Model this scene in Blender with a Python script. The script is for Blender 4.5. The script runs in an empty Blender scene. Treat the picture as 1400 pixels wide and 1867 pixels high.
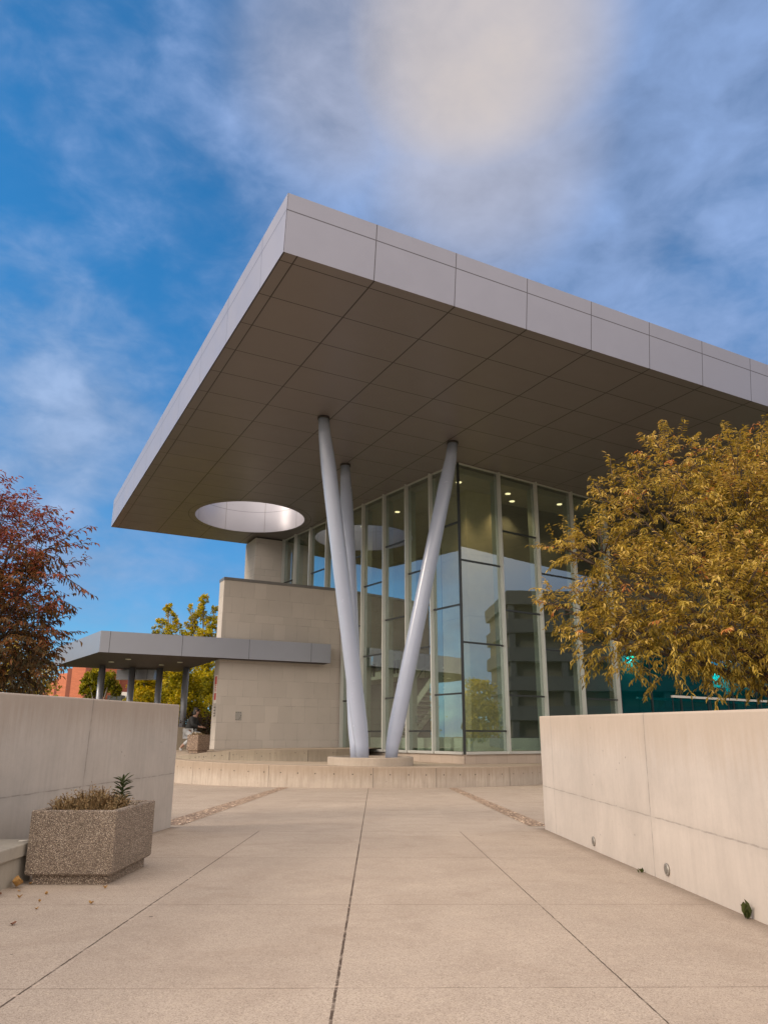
import bpy, bmesh, math, random
import numpy as np
from mathutils import Vector, Matrix, Quaternion
R_ = math.radians
sc = bpy.context.scene
COL = sc.collection

# ------------------------------------------------------------------ camera
EYE = 1.1
cam_d = bpy.data.cameras.new('camera')
cam = bpy.data.objects.new('camera', cam_d)
COL.objects.link(cam)
cam.location = (0, 0, EYE)
pitch, roll = R_(15.18), R_(0.18)
cp, sp = math.cos(pitch), math.sin(pitch)
fw = Vector((0, cp, sp)); r0 = Vector((1, 0, 0)); u0 = Vector((0, -sp, cp))
cr, sr = math.cos(roll), math.sin(roll)
rt = r0 * cr + u0 * sr; up = u0 * cr - r0 * sr
cam.rotation_euler = Matrix((rt, up, -fw)).transposed().to_euler()
cam_d.sensor_fit = 'HORIZONTAL'
cam_d.sensor_width = 36.0
cam_d.lens = 36.0 * 1334.1 / 1400.0
cam_d.shift_y = (980 - 933.5) / 1400.0
cam_d.clip_start = 0.05
cam_d.clip_end = 4000
sc.camera = cam

# ------------------------------------------------------------------ light, sky, exposure
SUN_AZ = Vector((-0.96, -0.28)).normalized()      # where the sun stands, in plan
SUN_EL = R_(27)
sun_dir = Vector((SUN_AZ.x * math.cos(SUN_EL), SUN_AZ.y * math.cos(SUN_EL), math.sin(SUN_EL)))
sl = bpy.data.lights.new('sun', 'SUN')
sl.energy = 1.75
sl.angle = R_(15)
sl.color = (1.0, 0.86, 0.70)
so = bpy.data.objects.new('sun', sl)
COL.objects.link(so)
so.rotation_euler = sun_dir.to_track_quat('Z', 'Y').to_euler()

world = bpy.data.worlds.new('World')
sc.world = world
world.use_nodes = True
wt = world.node_tree
wt.nodes.clear()


class NG:
    """tiny helper for building node trees"""
    def __init__(s, t): s.t = t; s.n = t.nodes; s.l = t.links
    def new(s, typ, **kw):
        n = s.n.new(typ)
        for k, v in kw.items(): setattr(n, k, v)
        return n
    def link(s, a, b): s.l.new(a, b)
    def put(s, sock, v):
        if isinstance(v, bpy.types.NodeSocket): s.link(v, sock)
        elif v is not None: sock.default_value = v
    def math(s, op, a, b=None, c=None, clamp=False):
        n = s.new('ShaderNodeMath', operation=op); n.use_clamp = clamp
        s.put(n.inputs[0], a)
        if b is not None: s.put(n.inputs[1], b)
        if c is not None: s.put(n.inputs[2], c)
        return n.outputs[0]
    def vmath(s, op, a, b=None):
        n = s.new('ShaderNodeVectorMath', operation=op)
        s.put(n.inputs[0], a)
        if b is not None: s.put(n.inputs[1], b)
        return n.outputs['Value'] if op in ('DOT_PRODUCT', 'LENGTH', 'DISTANCE') else n.outputs[0]
    def noise(s, vec, scale, detail=4, rough=.55, dist=0):
        n = s.new('ShaderNodeTexNoise'); s.put(n.inputs['Vector'], vec)
        n.inputs['Scale'].default_value = scale; n.inputs['Detail'].default_value = detail
        n.inputs['Roughness'].default_value = rough; n.inputs['Distortion'].default_value = dist
        return n.outputs['Fac']
    def voro(s, vec, scale, out='Distance', feature='F1', rnd=1):
        n = s.new('ShaderNodeTexVoronoi', feature=feature); s.put(n.inputs['Vector'], vec)
        n.inputs['Scale'].default_value = scale; n.inputs['Randomness'].default_value = rnd
        return n.outputs[out]
    def map(s, v, a, b, c=0, d=1, smooth=False):
        n = s.new('ShaderNodeMapRange'); n.clamp = True
        if smooth: n.interpolation_type = 'SMOOTHSTEP'
        s.put(n.inputs[0], v)
        for i, k in enumerate((a, b, c, d)): s.put(n.inputs[i + 1], k)
        return n.outputs[0]
    def mix(s, f, a, b, mode='MIX'):
        n = s.new('ShaderNodeMix', data_type='RGBA', blend_type=mode)
        s.put(n.inputs[0], f)
        for i, k in ((6, a), (7, b)):
            if isinstance(k, tuple) and len(k) == 3: k = (*k, 1)
            s.put(n.inputs[i], k)
        return n.outputs[2]
    def xyz(s, v):
        n = s.new('ShaderNodeSeparateXYZ'); s.put(n.inputs[0], v); return n.outputs
    def comb(s, x, y, z):
        n = s.new('ShaderNodeCombineXYZ')
        for i, k in enumerate((x, y, z)): s.put(n.inputs[i], k)
        return n.outputs[0]
    def scalev(s, v, k):
        n = s.new('ShaderNodeVectorMath', operation='MULTIPLY'); s.put(n.inputs[0], v); n.inputs[1].default_value = k
        return n.outputs[0]
    def line(s, coord, period, off, width):
        """1 on a line of the given width, repeated every period"""
        a = s.math('DIVIDE', s.math('SUBTRACT', coord, off), period)
        f = s.math('ABSOLUTE', s.math('SUBTRACT', s.math('FRACT', s.math('ADD', a, .5)), .5))
        return s.math('LESS_THAN', s.math('MULTIPLY', f, period), width / 2)
    def line1(s, coord, off, width):
        return s.math('LESS_THAN', s.math('ABSOLUTE', s.math('SUBTRACT', coord, off)), width / 2)


g = NG(wt)
tc = g.new('ShaderNodeTexCoord')
dv = tc.outputs['Generated']
sky = g.new('ShaderNodeTexSky', sky_type='NISHITA')
sky.sun_disc = False
sky.sun_elevation = SUN_EL
sky.sun_rotation = math.atan2(SUN_AZ.x, SUN_AZ.y)
sky.air_density = 1.0; sky.dust_density = 0.6; sky.ozone_density = 3.0
sx, sy, sz = g.xyz(dv)[0:3]
hz = g.math('ADD', g.math('MAXIMUM', sz, 0.0), 0.22)
plane = g.comb(g.math('DIVIDE', sx, hz), g.math('DIVIDE', sy, hz), 0.0)
n1 = g.noise(plane, 1.7, 4, .5, .25)
n2 = g.noise(g.scalev(dv, (1.0, 1.0, 1.5)), 6.5, 4, .5, .15)
nn = g.math('ADD', g.math('MULTIPLY', n1, .50), g.math('MULTIPLY', n2, .50))
def lobe(d, a, b):
    d = Vector(d).normalized()
    return g.map(g.vmath('DOT_PRODUCT', g.vmath('NORMALIZE', dv), tuple(d)), a, b, 0, 1, True)
big = g.math('MAXIMUM', g.math('MAXIMUM', lobe((.10, .645, .76), .982, .9998), g.math('MULTIPLY', lobe((.118, .725, .678), .985, 1.0), .5)), g.math('MULTIPLY', lobe((-.03, .655, .755), .984, 1.0), .40))   # the lit cloud high over the roof
halo = lobe((.12, .66, .74), .90, 1.0)
veil = lobe((.55, .62, .62), .60, 1.0)                 # thin veil of cloud to the right
low = lobe((-.50, .80, .30), .93, 1.0)                 # soft puffs low on the left
fill = g.math('MAXIMUM', lobe((-.45, -.70, .55), .1, .95), g.math('MULTIPLY', lobe((.45, -.50, .74), .45, .99), .8))    # unseen bright cloud added behind the viewer as fill light
n3 = g.noise(g.scalev(dv, (1.0, 1.0, 1.8)), 13, 5, .6, .3)
nn = g.math('ADD', g.math('MULTIPLY', n1, .42), g.math('ADD', g.math('MULTIPLY', n2, .36), g.math('MULTIPLY', n3, .22)))
cover = g.math('ADD', nn, g.math('ADD', g.math('ADD', g.math('MULTIPLY', veil, .17), g.math('MULTIPLY', halo, .10)), g.math('ADD', g.math('MULTIPLY', low, .09), g.math('MULTIPLY', fill, .5))))
mask = g.map(cover, .445, .72, 0.05, .86, True)
glow = g.math('MULTIPLY', big, g.map(nn, .30, .62, .55, 1.0))      # where sunlight comes through the cloud
skyt = g.mix(1.0, sky.outputs[0], g.mix(g.map(sz, .05, .55), (.50, .92, 1.22), (.22, 1.06, 1.46)), 'MULTIPLY')
shade = g.map(g.math('ADD', g.math('MULTIPLY', n2, .6), g.math('MULTIPLY', n3, .4)), .34, .66, .70, 1.22)
greyc = g.mix(low, (2.05, 2.95, 5.0), (2.6, 3.45, 5.1))
greyv = g.new('ShaderNodeVectorMath', operation='SCALE'); g.put(greyv.inputs[0], greyc); g.put(greyv.inputs['Scale'], shade)
c0 = g.mix(mask, skyt, greyv.outputs[0])
c1 = g.mix(g.math('MULTIPLY', glow, .92), c0, (5.3, 4.65, 4.25))
fillv = g.new('ShaderNodeVectorMath', operation='SCALE'); fillv.inputs[0].default_value = (7.5, 6.7, 6.0); g.put(fillv.inputs['Scale'], g.math('MULTIPLY', fill, 2.55))
skyfin = g.mix(g.math('MINIMUM', g.math('MULTIPLY', fill, 1.6), 1.0), c1, fillv.outputs[0])
bg = g.new('ShaderNodeBackground')
bg.inputs['Strength'].default_value = 0.115
g.put(bg.inputs['Color'], skyfin)
wo = g.new('ShaderNodeOutputWorld')
g.link(bg.outputs[0], wo.inputs[0])

sc.view_settings.view_transform = 'Standard'
sc.view_settings.look = 'None'
sc.view_settings.exposure = 0.16
sc.view_settings.gamma = 1.0
sc.cycles.max_bounces = 10
sc.cycles.transparent_max_bounces = 16
sc.cycles.use_denoising = True
sc.cycles.sample_clamp_indirect = 8

# ------------------------------------------------------------------ materials
def newmat(name):
    m = bpy.data.materials.new(name); m.use_nodes = True
    t = m.node_tree; t.nodes.clear()
    g = NG(t)
    b = g.new('ShaderNodeBsdfPrincipled')
    o = g.new('ShaderNodeOutputMaterial')
    g.link(b.outputs[0], o.inputs[0])
    tc = g.new('ShaderNodeTexCoord')
    return m, g, b, o, tc.outputs['Object']


def bump(g, b, h, strength=.3, dist=.01):
    n = g.new('ShaderNodeBump'); n.inputs['Strength'].default_value = strength; n.inputs['Distance'].default_value = dist
    g.put(n.inputs['Height'], h); g.link(n.outputs[0], b.inputs['Normal'])


def simple(name, col, rough=.5, metal=0, var=.08, scale=6, spec=None, bumpk=0):
    m, g, b, o, v = newmat(name)
    n = g.noise(v, scale, 5)
    lo = tuple(c * (1 - var) for c in col); hi = tuple(min(1, c * (1 + var)) for c in col)
    g.put(b.inputs['Base Color'], g.mix(n, lo, hi))
    g.put(b.inputs['Roughness'], g.map(g.noise(v, scale * 2.3, 3), 0, 1, rough - .08, min(1, rough + .08)))
    b.inputs['Metallic'].default_value = metal
    if spec is not None: b.inputs['Specular IOR Level'].default_value = spec
    if bumpk: bump(g, b, g.noise(v, scale * 5, 4), bumpk)
    return m


def concrete(name, col, rust=(.40, .27, .16), streak=.35, stain=.5, jh=None, jv=None, holes=True, zt=None, along='Y', speck=.12):
    """board-cast concrete: blotches, rain streaks, bugholes, form joints"""
    m, g, b, o, v = newmat(name)
    X, Y, Z = g.xyz(v)[0:3]
    H = {'X': X, 'Y': Y}[along]
    blotch = g.noise(v, 1.1, 6, .62, .4)
    fine = g.noise(v, 14, 6, .65)
    grain = g.noise(v, 90, 3, .6)
    sv = g.comb(g.math('MULTIPLY', X, 7), g.math('MULTIPLY', Y, 7), g.math('MULTIPLY', Z, .55))
    st = g.noise(sv, 2.2, 5, .6)
    c = g.mix(g.map(blotch, .3, .72), tuple(k * .86 for k in col), tuple(k * 1.10 for k in col))
    c = g.mix(g.math('MULTIPLY', g.map(st, .46, .72), streak), c, tuple(k * .70 for k in col))
    c = g.mix(g.math('MULTIPLY', g.map(fine, .50, .8), speck * 2), c, tuple(k * .72 for k in col))
    c = g.mix(g.math('MULTIPLY', g.map(grain, .4, .8), speck), c, tuple(min(1, k * 1.25) for k in col))
    if zt is not None:      # run-off stain below the top edge: zt = (z of top, slope along H)
        top = g.math('SUBTRACT', g.math('ADD', zt[0], g.math('MULTIPLY', H, zt[1])), Z)
        f = g.map(g.math('SUBTRACT', top, g.math('MULTIPLY', st, .45)), -.1, .28, 1, 0)
        c = g.mix(g.math('MULTIPLY', f, stain), c, rust)
    if holes:
        d = g.voro(v, 9.5)
        rnd = g.voro(v, 9.5, 'Color')
        keep = g.math('GREATER_THAN', g.xyz(rnd)[0], .74)
        sz = g.math('MULTIPLY', g.math('POWER', g.xyz(rnd)[1], 2), .13)
        hole = g.math('MULTIPLY', keep, g.math('LESS_THAN', d, sz))
        c = g.mix(g.math('MULTIPLY', hole, .7), c, tuple(k * .33 for k in col))
    h = g.math('ADD', g.math('MULTIPLY', fine, .5), g.math('MULTIPLY', blotch, .5))
    wob = g.math('MULTIPLY', g.math('SUBTRACT', g.noise(v, 5, 3), .5), .02)
    for spec_, co, hh in ((jh, Z, H), (jv, H, Z)):
        for (off, slope, w) in (spec_ or ()):
            cc = g.math('SUBTRACT', g.math('ADD', co, wob), g.math('MULTIPLY', hh, slope))
            ln = g.line1(cc, off, w)
            br = g.map(g.noise(v, 7, 4), .30, .55)
            c = g.mix(g.math('MULTIPLY', g.math('MULTIPLY', ln, br), .55), c, tuple(k * .42 for k in col))
            soft = g.map(g.math('ABSOLUTE', g.math('SUBTRACT', cc, off)), 0, w * 5, 1, 0)
            c = g.mix(g.math('MULTIPLY', g.math('MULTIPLY', soft, g.noise(v, 2.5, 4)), .28), c, tuple(k * .6 for k in col))
    g.put(b.inputs['Base Color'], c)
    b.inputs['Roughness'].default_value = .86
    b.inputs['Specular IOR Level'].default_value = .25
    bump(g, b, h, .35, .012)
    return m


def paving_mat(name):
    m, g, b, o, v = newmat(name)
    X, Y, Z = g.xyz(v)[0:3]
    bl = g.noise(v, .55, 5, .6, .5)
    bl2 = g.noise(v, 2.6, 6, .65)
    c = g.mix(g.map(bl, .3, .7), (.392, .325, .270), (.465, .385, .318))
    c = g.mix(g.math('MULTIPLY', g.map(bl2, .42, .75), .45), c, (.325, .260, .212))
    # exposed fine aggregate
    gr = g.voro(v, 190, 'Color')
    gx = g.xyz(gr)
    c = g.mix(g.math('MULTIPLY', g.math('GREATER_THAN', gx[0], .80), .50), c, (.60, .50, .41))
    c = g.mix(g.math('MULTIPLY', g.math('GREATER_THAN', gx[1], .80), .50), c, (.17, .13, .10))
    gr2 = g.xyz(g.voro(v, 38, 'Color'))
    c = g.mix(g.math('MULTIPLY', g.math('GREATER_THAN', gr2[2], .90), .16), c, (.56, .46, .36))
    # scuffs running across the slabs
    sc_ = g.noise(g.comb(g.math('MULTIPLY', X, .9), g.math('MULTIPLY', Y, 5), 0), 4.5, 5, .7)
    c = g.mix(g.math('MULTIPLY', g.map(sc_, .60, .78), .22), c, (.185, .130, .10))
    # every slab weathers a little differently; grit gathers along the walls
    wsl = g.new('ShaderNodeTexWhiteNoise', noise_dimensions='2D')
    g.put(wsl.inputs['Vector'], g.comb(g.math('FLOOR', g.math('DIVIDE', g.math('ADD', g.math('ADD', X, g.math('MULTIPLY', Y, .012)), .178), 1.47)), g.math('FLOOR', g.math('DIVIDE', g.math('ADD', Y, .5), 2.28)), 0))
    c = g.mix(g.math('MULTIPLY', wsl.outputs['Value'], .16), c, (.255, .195, .155))
    big_ = g.noise(v, 1.3, 7, .68, .8)
    c = g.mix(g.math('MULTIPLY', g.map(big_, .50, .72), .40), c, (.275, .208, .162))
    c = g.mix(g.math('MULTIPLY', g.map(g.noise(v, 2.0, 6, .7, .4), .56, .74), .30), c, (.50, .405, .325))
    dl_ = g.math('SUBTRACT', X, g.math('SUBTRACT', -3.24, g.math('MULTIPLY', g.math('SUBTRACT', 11.95, Y), .071)))
    dr_ = g.math('SUBTRACT', g.math('ADD', 2.45, g.math('MULTIPLY', g.math('SUBTRACT', 11.86, Y), .0211)), X)
    dw = g.math('ABSOLUTE', g.math('MINIMUM', dl_, dr_))
    grit = g.math('MULTIPLY', g.map(g.math('SUBTRACT', dw, g.math('MULTIPLY', g.noise(v, 6, 5, .7), .12)), -.05, .14, 1, 0), g.math('LESS_THAN', Y, 12))
    c = g.mix(g.math('MULTIPLY', grit, .55), c, (.13, .095, .07))
    # dropped gum and dark spots
    d = g.voro(v, 2.1); rn = g.xyz(g.voro(v, 2.1, 'Color'))
    gum = g.math('MULTIPLY', g.math('GREATER_THAN', rn[0], .45), g.math('LESS_THAN', d, g.math('MULTIPLY', g.math('POWER', rn[1], 2), .055)))
    c = g.mix(g.math('MULTIPLY', gum, .75), c, (.075, .055, .045))
    dl = g.voro(v, 3.7); rl = g.xyz(g.voro(v, 3.7, 'Color'))
    lite = g.math('MULTIPLY', g.math('GREATER_THAN', rl[0], .93), g.math('LESS_THAN', dl, g.math('MULTIPLY', rl[1], .05)))
    c = g.mix(g.math('MULTIPLY', lite, .3), c, (.62, .50, .40))
    # joints: three running with the walk, cross joints between them
    xx = g.math('ADD', X, g.math('MULTIPLY', Y, .012))
    wob = g.math('MULTIPLY', g.math('SUBTRACT', g.noise(v, 14, 4, .7), .5), .011)
    xw = g.math('ADD', xx, wob)
    near = g.math('LESS_THAN', Y, 11.45)
    j = g.line1(xw, -.178, .015)
    jl = g.math('MULTIPLY', g.math('MAXIMUM', g.line1(xw, -1.675, .012), g.line1(xw, 1.262, .009)), near)
    broken = g.map(g.noise(v, 9, 4, .7), .36, .5)
    jm = g.math('MULTIPLY', g.math('MAXIMUM', j, jl), g.map(broken, 0, 1, .45, 1))
    c = g.mix(g.math('MULTIPLY', jm, .9), c, (.055, .035, .026))
    spall = g.math('MULTIPLY', g.math('MAXIMUM', g.line1(xw, -.178, .05), g.math('MULTIPLY', g.line1(xw, -1.675, .045), near)), g.math('GREATER_THAN', g.noise(v, 16, 3, .7), .62))
    c = g.mix(g.math('MULTIPLY', spall, .55), c, (.58, .46, .37))
    yw = g.math('ADD', g.math('ADD', Y, wob), g.math('MULTIPLY', X, -.02))
    jc = None
    for yy in (1.6, 4.03, 6.08, 8.65, 11.45, 14.6, 18.2, 21.6):
        q = g.line1(yw, yy, .009 + yy * .0012)
        jc = q if jc is None else g.math('MAXIMUM', jc, q)
    c = g.mix(g.math('MULTIPLY', g.math('MULTIPLY', jc, g.map(g.noise(v, 3, 4), .35, .6, .25, 1)), .55), c, (.12, .084, .065))
    g.put(b.inputs['Base Color'], c)
    b.inputs['Roughness'].default_value = .88
    b.inputs['Specular IOR Level'].default_value = .2
    h = g.math('SUBTRACT', g.math('ADD', g.math('MULTIPLY', gx[2], .25), g.math('MULTIPLY', bl2, .4)), g.math('MULTIPLY', jm, 1.5))
    bump(g, b, h, .4, .008)
    return m


def aggregate(name, tint=(1, 1, 1), scale=62):
    m, g, b, o, v = newmat(name)
    col = g.voro(v, scale, 'Color'); d = g.voro(v, scale)
    cx = g.xyz(col)
    c = g.mix(g.map(cx[0], .1, .9), (.135, .098, .078), (.365, .285, .225))
    c = g.mix(g.math('GREATER_THAN', cx[1], .83), c, (.62, .52, .43))
    c = g.mix(g.math('GREATER_THAN', cx[2], .86), c, (.05, .038, .034))
    c = g.mix(g.map(d, .38, .62), c, (.115, .085, .068))
    c = g.mix(g.math('MULTIPLY', g.map(g.noise(v, 3.2, 5), .45, .75), .35), c, (.11, .085, .065))
    c = g.mix(1.0, c, tint, 'MULTIPLY')
    g.put(b.inputs['Base Color'], c)
    b.inputs['Roughness'].default_value = .8
    bump(g, b, g.math('MULTIPLY', d, -1), .9, .012)
    return m


def ashlar(name, col):
    """pale limestone blocks in tall and low courses; blocks told apart by tone"""
    m, g, b, o, v = newmat(name)
    X, Y, Z = g.xyz(v)[0:3]
    U = g.math('ADD', X, Y)
    # alternating courses of .78 and .40 m
    P = 1.98
    zz = g.math('FRACT', g.math('DIVIDE', g.math('SUBTRACT', Z, .49), P))
    edges = (0.0, .20, .60, 1.0)
    tone = None; c = None; ln = None
    cell = g.math('FLOOR', g.math('DIVIDE', g.math('SUBTRACT', Z, .49), P))
    row = g.math('ADD', g.math('MULTIPLY', cell, 3), g.math('ADD', g.math('GREATER_THAN', zz, .2), g.math('GREATER_THAN', zz, .6)))
    wn = g.new('ShaderNodeTexWhiteNoise', noise_dimensions='1D'); g.put(wn.inputs['W'], row)
    shift = g.math('MULTIPLY', wn.outputs['Value'], 5)
    bw = g.math('ADD', .56, g.math('MULTIPLY', g.xyz(wn.outputs['Color'])[1], .22))
    uu = g.math('DIVIDE', g.math('ADD', U, shift), bw)
    fu = g.math('FRACT', uu)
    vj = g.math('LESS_THAN', g.math('MULTIPLY', g.math('MINIMUM', fu, g.math('SUBTRACT', 1, fu)), bw), .009)
    hj = None
    for e in edges:
        q = g.math('LESS_THAN', g.math('MULTIPLY', g.math('ABSOLUTE', g.math('SUBTRACT', zz, e)), P), .011)
        hj = q if hj is None else g.math('MAXIMUM', hj, q)
    wn2 = g.new('ShaderNodeTexWhiteNoise', noise_dimensions='2D')
    g.put(wn2.inputs['Vector'], g.comb(g.math('FLOOR', uu), row, 0))
    t = wn2.outputs['Value']
    c = g.mix(t, tuple(k * .95 for k in col), tuple(k * 1.045 for k in col))
    c = g.mix(g.math('MULTIPLY', g.map(g.noise(v, 1.2, 6), .4, .75), .3), c, tuple(k * .8 for k in col))
    c = g.mix(g.math('MULTIPLY', g.map(g.noise(v, 30, 4), .45, .8), .25), c, tuple(k * .78 for k in col))
    jv = g.math('MULTIPLY', g.math('MAXIMUM', vj, hj), g.map(g.noise(v, 1.8, 4), .38, .66, .03, .55))
    c = g.mix(jv, c, tuple(k * .42 for k in col))
    g.put(b.inputs['Base Color'], c)
    b.inputs['Roughness'].default_value = .85
    b.inputs['Specular IOR Level'].default_value = .25
    bump(g, b, g.math('SUBTRACT', g.noise(v, 18, 4), jv), .3, .01)
    return m


def panel_metal(name, col, rough, metal, lines, linecol=(.02, .018, .018), var=.05, grain=0):
    """sheet-metal panels; lines = list of (axis, period or None, offset, width)"""
    m, g, b, o, v = newmat(name)
    ax = g.xyz(v)
    n = g.noise(v, .35, 4); n2 = g.noise(v, 3, 4)
    c = g.mix(n, tuple(k * (1 - var) for k in col), tuple(k * (1 + var) for k in col))
    c = g.mix(g.math('MULTIPLY', g.map(n2, .5, .8), .12), c, tuple(k * .8 for k in col))
    ln = None
    ids = [0.0, 0.0]
    k_ = 0
    for a, p, off, w in lines:
        q = g.line(ax[a], p, off, w) if p else g.line1(ax[a], off, w)
        ln = q if ln is None else g.math('MAXIMUM', ln, q)
        if p and k_ < 2:
            ids[k_] = g.math('FLOOR', g.math('DIVIDE', g.math('SUBTRACT', ax[a], off), p)); k_ += 1
    wn = g.new('ShaderNodeTexWhiteNoise', noise_dimensions='2D'); g.put(wn.inputs['Vector'], g.comb(ids[0], ids[1], 0))
    c = g.mix(g.math('MULTIPLY', wn.outputs['Value'], .10), c, tuple(k * .72 for k in col))
    if ln is not None: c = g.mix(g.math('MULTIPLY', ln, .92), c, linecol)
    g.put(b.inputs['Base Color'], c)
    g.put(b.inputs['Roughness'], g.map(g.noise(v, 1.3, 4), .2, .8, rough - .05, rough + .06))
    b.inputs['Metallic'].default_value = metal
    # oil-canning: every sheet bows a little differently
    tilt = g.math('ADD', g.math('MULTIPLY', n, .6), g.math('MULTIPLY', g.noise(v, 1.1, 2), .4))
    bump(g, b, tilt, .10, .05)
    return m


def glass_mat(name, tint, refl=.20, rough=0.0, gtint=(.92, 1, .98)):
    m = bpy.data.materials.new(name); m.use_nodes = True
    t = m.node_tree; t.nodes.clear(); g = NG(t)
    o = g.new('ShaderNodeOutputMaterial')
    tr = g.new('ShaderNodeBsdfTransparent'); tr.inputs[0].default_value = (*tint, 1)
    gl = g.new('ShaderNodeBsdfGlossy'); gl.inputs['Roughness'].default_value = rough
    gl.inputs[0].default_value = (*gtint, 1)
    tcn = g.new('ShaderNodeTexCoord')
    bn = g.new('ShaderNodeBump'); bn.inputs['Strength'].default_value = .035; bn.inputs['Distance'].default_value = .05
    g.put(bn.inputs['Height'], g.noise(tcn.outputs['Object'], .55, 2))
    g.link(bn.outputs[0], gl.inputs['Normal'])
    lw_ = g.new('ShaderNodeLayerWeight'); lw_.inputs[0].default_value = .5
    ge = g.new('ShaderNodeNewGeometry')
    f = g.math('ADD', g.math('MULTIPLY', g.math('POWER', lw_.outputs['Facing'], 3.5), .75), refl, clamp=True)
    f = g.math('MULTIPLY', f, g.math('SUBTRACT', 1, ge.outputs['Backfacing']))
    mx = g.new('ShaderNodeMixShader'); g.put(mx.inputs[0], f)
    g.link(tr.outputs[0], mx.inputs[1]); g.link(gl.outputs[0], mx.inputs[2])
    g.link(mx.outputs[0], o.inputs[0])
    return m


def leaf_mat(name, cols, trans=.35, rough=.5):
    m = bpy.data.materials.new(name); m.use_nodes = True
    t = m.node_tree; t.nodes.clear(); g = NG(t)
    o = g.new('ShaderNodeOutputMaterial')
    at = g.new('ShaderNodeAttribute'); at.attribute_name = 'leaf_tone'
    cr_ = g.new('ShaderNodeValToRGB')
    els = cr_.color_ramp.elements
    while len(els) < len(cols): els.new(.5)
    for i, (p, c) in enumerate(cols):
        els[i].position = p; els[i].color = (*c, 1)
    g.put(cr_.inputs[0], at.outputs['Fac'])
    b = g.new('ShaderNodeBsdfPrincipled'); b.inputs['Roughness'].default_value = rough
    b.inputs['Specular IOR Level'].default_value = .35
    g.link(cr_.outputs[0], b.inputs['Base Color'])
    tl = g.new('ShaderNodeBsdfTranslucent'); g.link(cr_.outputs[0], tl.inputs[0])
    mx = g.new('ShaderNodeMixShader'); mx.inputs[0].default_value = trans
    g.link(b.outputs[0], mx.inputs[1]); g.link(tl.outputs[0], mx.inputs[2]); g.link(mx.outputs[0], o.inputs[0])
    return m


def emit(name, col, s):
    m = bpy.data.materials.new(name); m.use_nodes = True
    t = m.node_tree; t.nodes.clear(); g = NG(t)
    e = g.new('ShaderNodeEmission'); e.inputs[0].default_value = (*col, 1); e.inputs[1].default_value = s
    o = g.new('ShaderNodeOutputMaterial'); g.link(e.outputs[0], o.inputs[0])
    return m


M = {}
M['paving'] = paving_mat('paving')
M['gravel'] = aggregate('pebble_strip', (1.75, 1.6, 1.42), 26)
M['soil'] = simple('soil', (.12, .09, .06), .95, 0, .4, 3, .1, .6)
M['ground'] = simple('ground', (.13, .125, .07), .95, 0, .35, .8, .1, .5)
M['wall_right'] = concrete('wall_concrete_right', (.51, .452, .405), (.44, .34, .25), .20, .50, jh=[(.369, .0, .013)], jv=[(11.14, 0, .016), (7.42, -.03, .022)], zt=(1.195, .0178))
M['wall_left'] = concrete('wall_concrete_left', (.47, .425, .385), (.33, .245, .18), .26, .45, jh=[(.527, 0, .013)], jv=[(8.86, .05, .03)], zt=(1.40, .0142))
M['ring'] = concrete('ring_concrete', (.44, .375, .315), (.27, .19, .12), .8, .5, zt=(.13, 0), along='X', speck=.22)
M['ring_dark'] = concrete('inner_ring_concrete', (.34, .30, .24), (.2, .15, .1), .55, .4, zt=(.52, 0), along='X', speck=.25)
M['ped'] = concrete('pedestal_concrete', (.43, .375, .32), (.33, .25, .18), .35, .3, zt=(.36, 0), along='X', speck=.2)
M['plinth'] = concrete('plinth_top', (.43, .345, .265), streak=.1, holes=False, along='X')
M['bench'] = concrete('bench_concrete', (.36, .33, .285), streak=.4, along='Y', speck=.25)
M['hole'] = simple('tie_hole', (.05, .04, .035), .9)
M['agg'] = aggregate('planter_aggregate', (1.62, 1.66, 1.62), 165)
M['agg_far'] = aggregate('planter_aggregate_sunny', (1.15, 1.05, .95), 50)
M['stone'] = ashlar('limestone', (.50, .452, .405))
M['base'] = ashlar('base_stone', (.42, .345, .285))
M['coping'] = simple('metal_coping', (.20, .19, .18), .45, .5)
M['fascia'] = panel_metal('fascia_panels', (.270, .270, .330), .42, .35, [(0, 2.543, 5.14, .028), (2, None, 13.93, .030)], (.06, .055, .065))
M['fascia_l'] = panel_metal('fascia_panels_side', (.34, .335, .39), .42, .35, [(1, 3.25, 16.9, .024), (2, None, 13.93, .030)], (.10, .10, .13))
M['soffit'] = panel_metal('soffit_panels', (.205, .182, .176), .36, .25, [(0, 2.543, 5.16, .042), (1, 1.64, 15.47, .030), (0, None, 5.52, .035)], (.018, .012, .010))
M['oculus'] = panel_metal('oculus_lining', (.42, .41, .46), .35, .3, [(2, None, 14.0, .03)], (.2, .2, .22))
M['canopy'] = panel_metal('canopy_fascia', (.30, .31, .35), .40, .45, [(0, 3.12, 4.45, .022)], (.05, .05, .055))
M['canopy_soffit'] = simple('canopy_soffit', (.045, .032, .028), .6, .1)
M['strut'] = simple('painted_steel', (.37, .415, .53), .24, 0, .04, 2, .7)
M['strut_dark'] = simple('dark_cap', (.035, .03, .03), .5)
M['post'] = simple('grey_post', (.27, .28, .31), .4, .4, .06, 2)
M['mullion'] = simple('pale_aluminium', (.56, .56, .53), .38, .35, .05, 2)
M['mull_in'] = simple('inner_mullion', (.30, .33, .29), .45, .2, .05, 2)
M['transom'] = simple('dark_transom', (.045, .05, .05), .4, .4, .05, 2)
M['glass'] = glass_mat('curtain_glass', (.80, .86, .84), .30)
M['teal'] = glass_mat('teal_glass', (.10, .80, .88), .16, 0, (.25, .85, .95))
M['int_wall'] = concrete('core_concrete_lamplit', (.54, .46, .31), streak=.3, holes=False, along='X', jh=[(3.5, 0, .02), (6.4, 0, .02), (9.3, 0, .02)])  # yellow lamplight is put into the base colour of this concrete
M['int_dark'] = simple('interior_dark', (.10, .093, .07), .8, 0, .15, .6)
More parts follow.
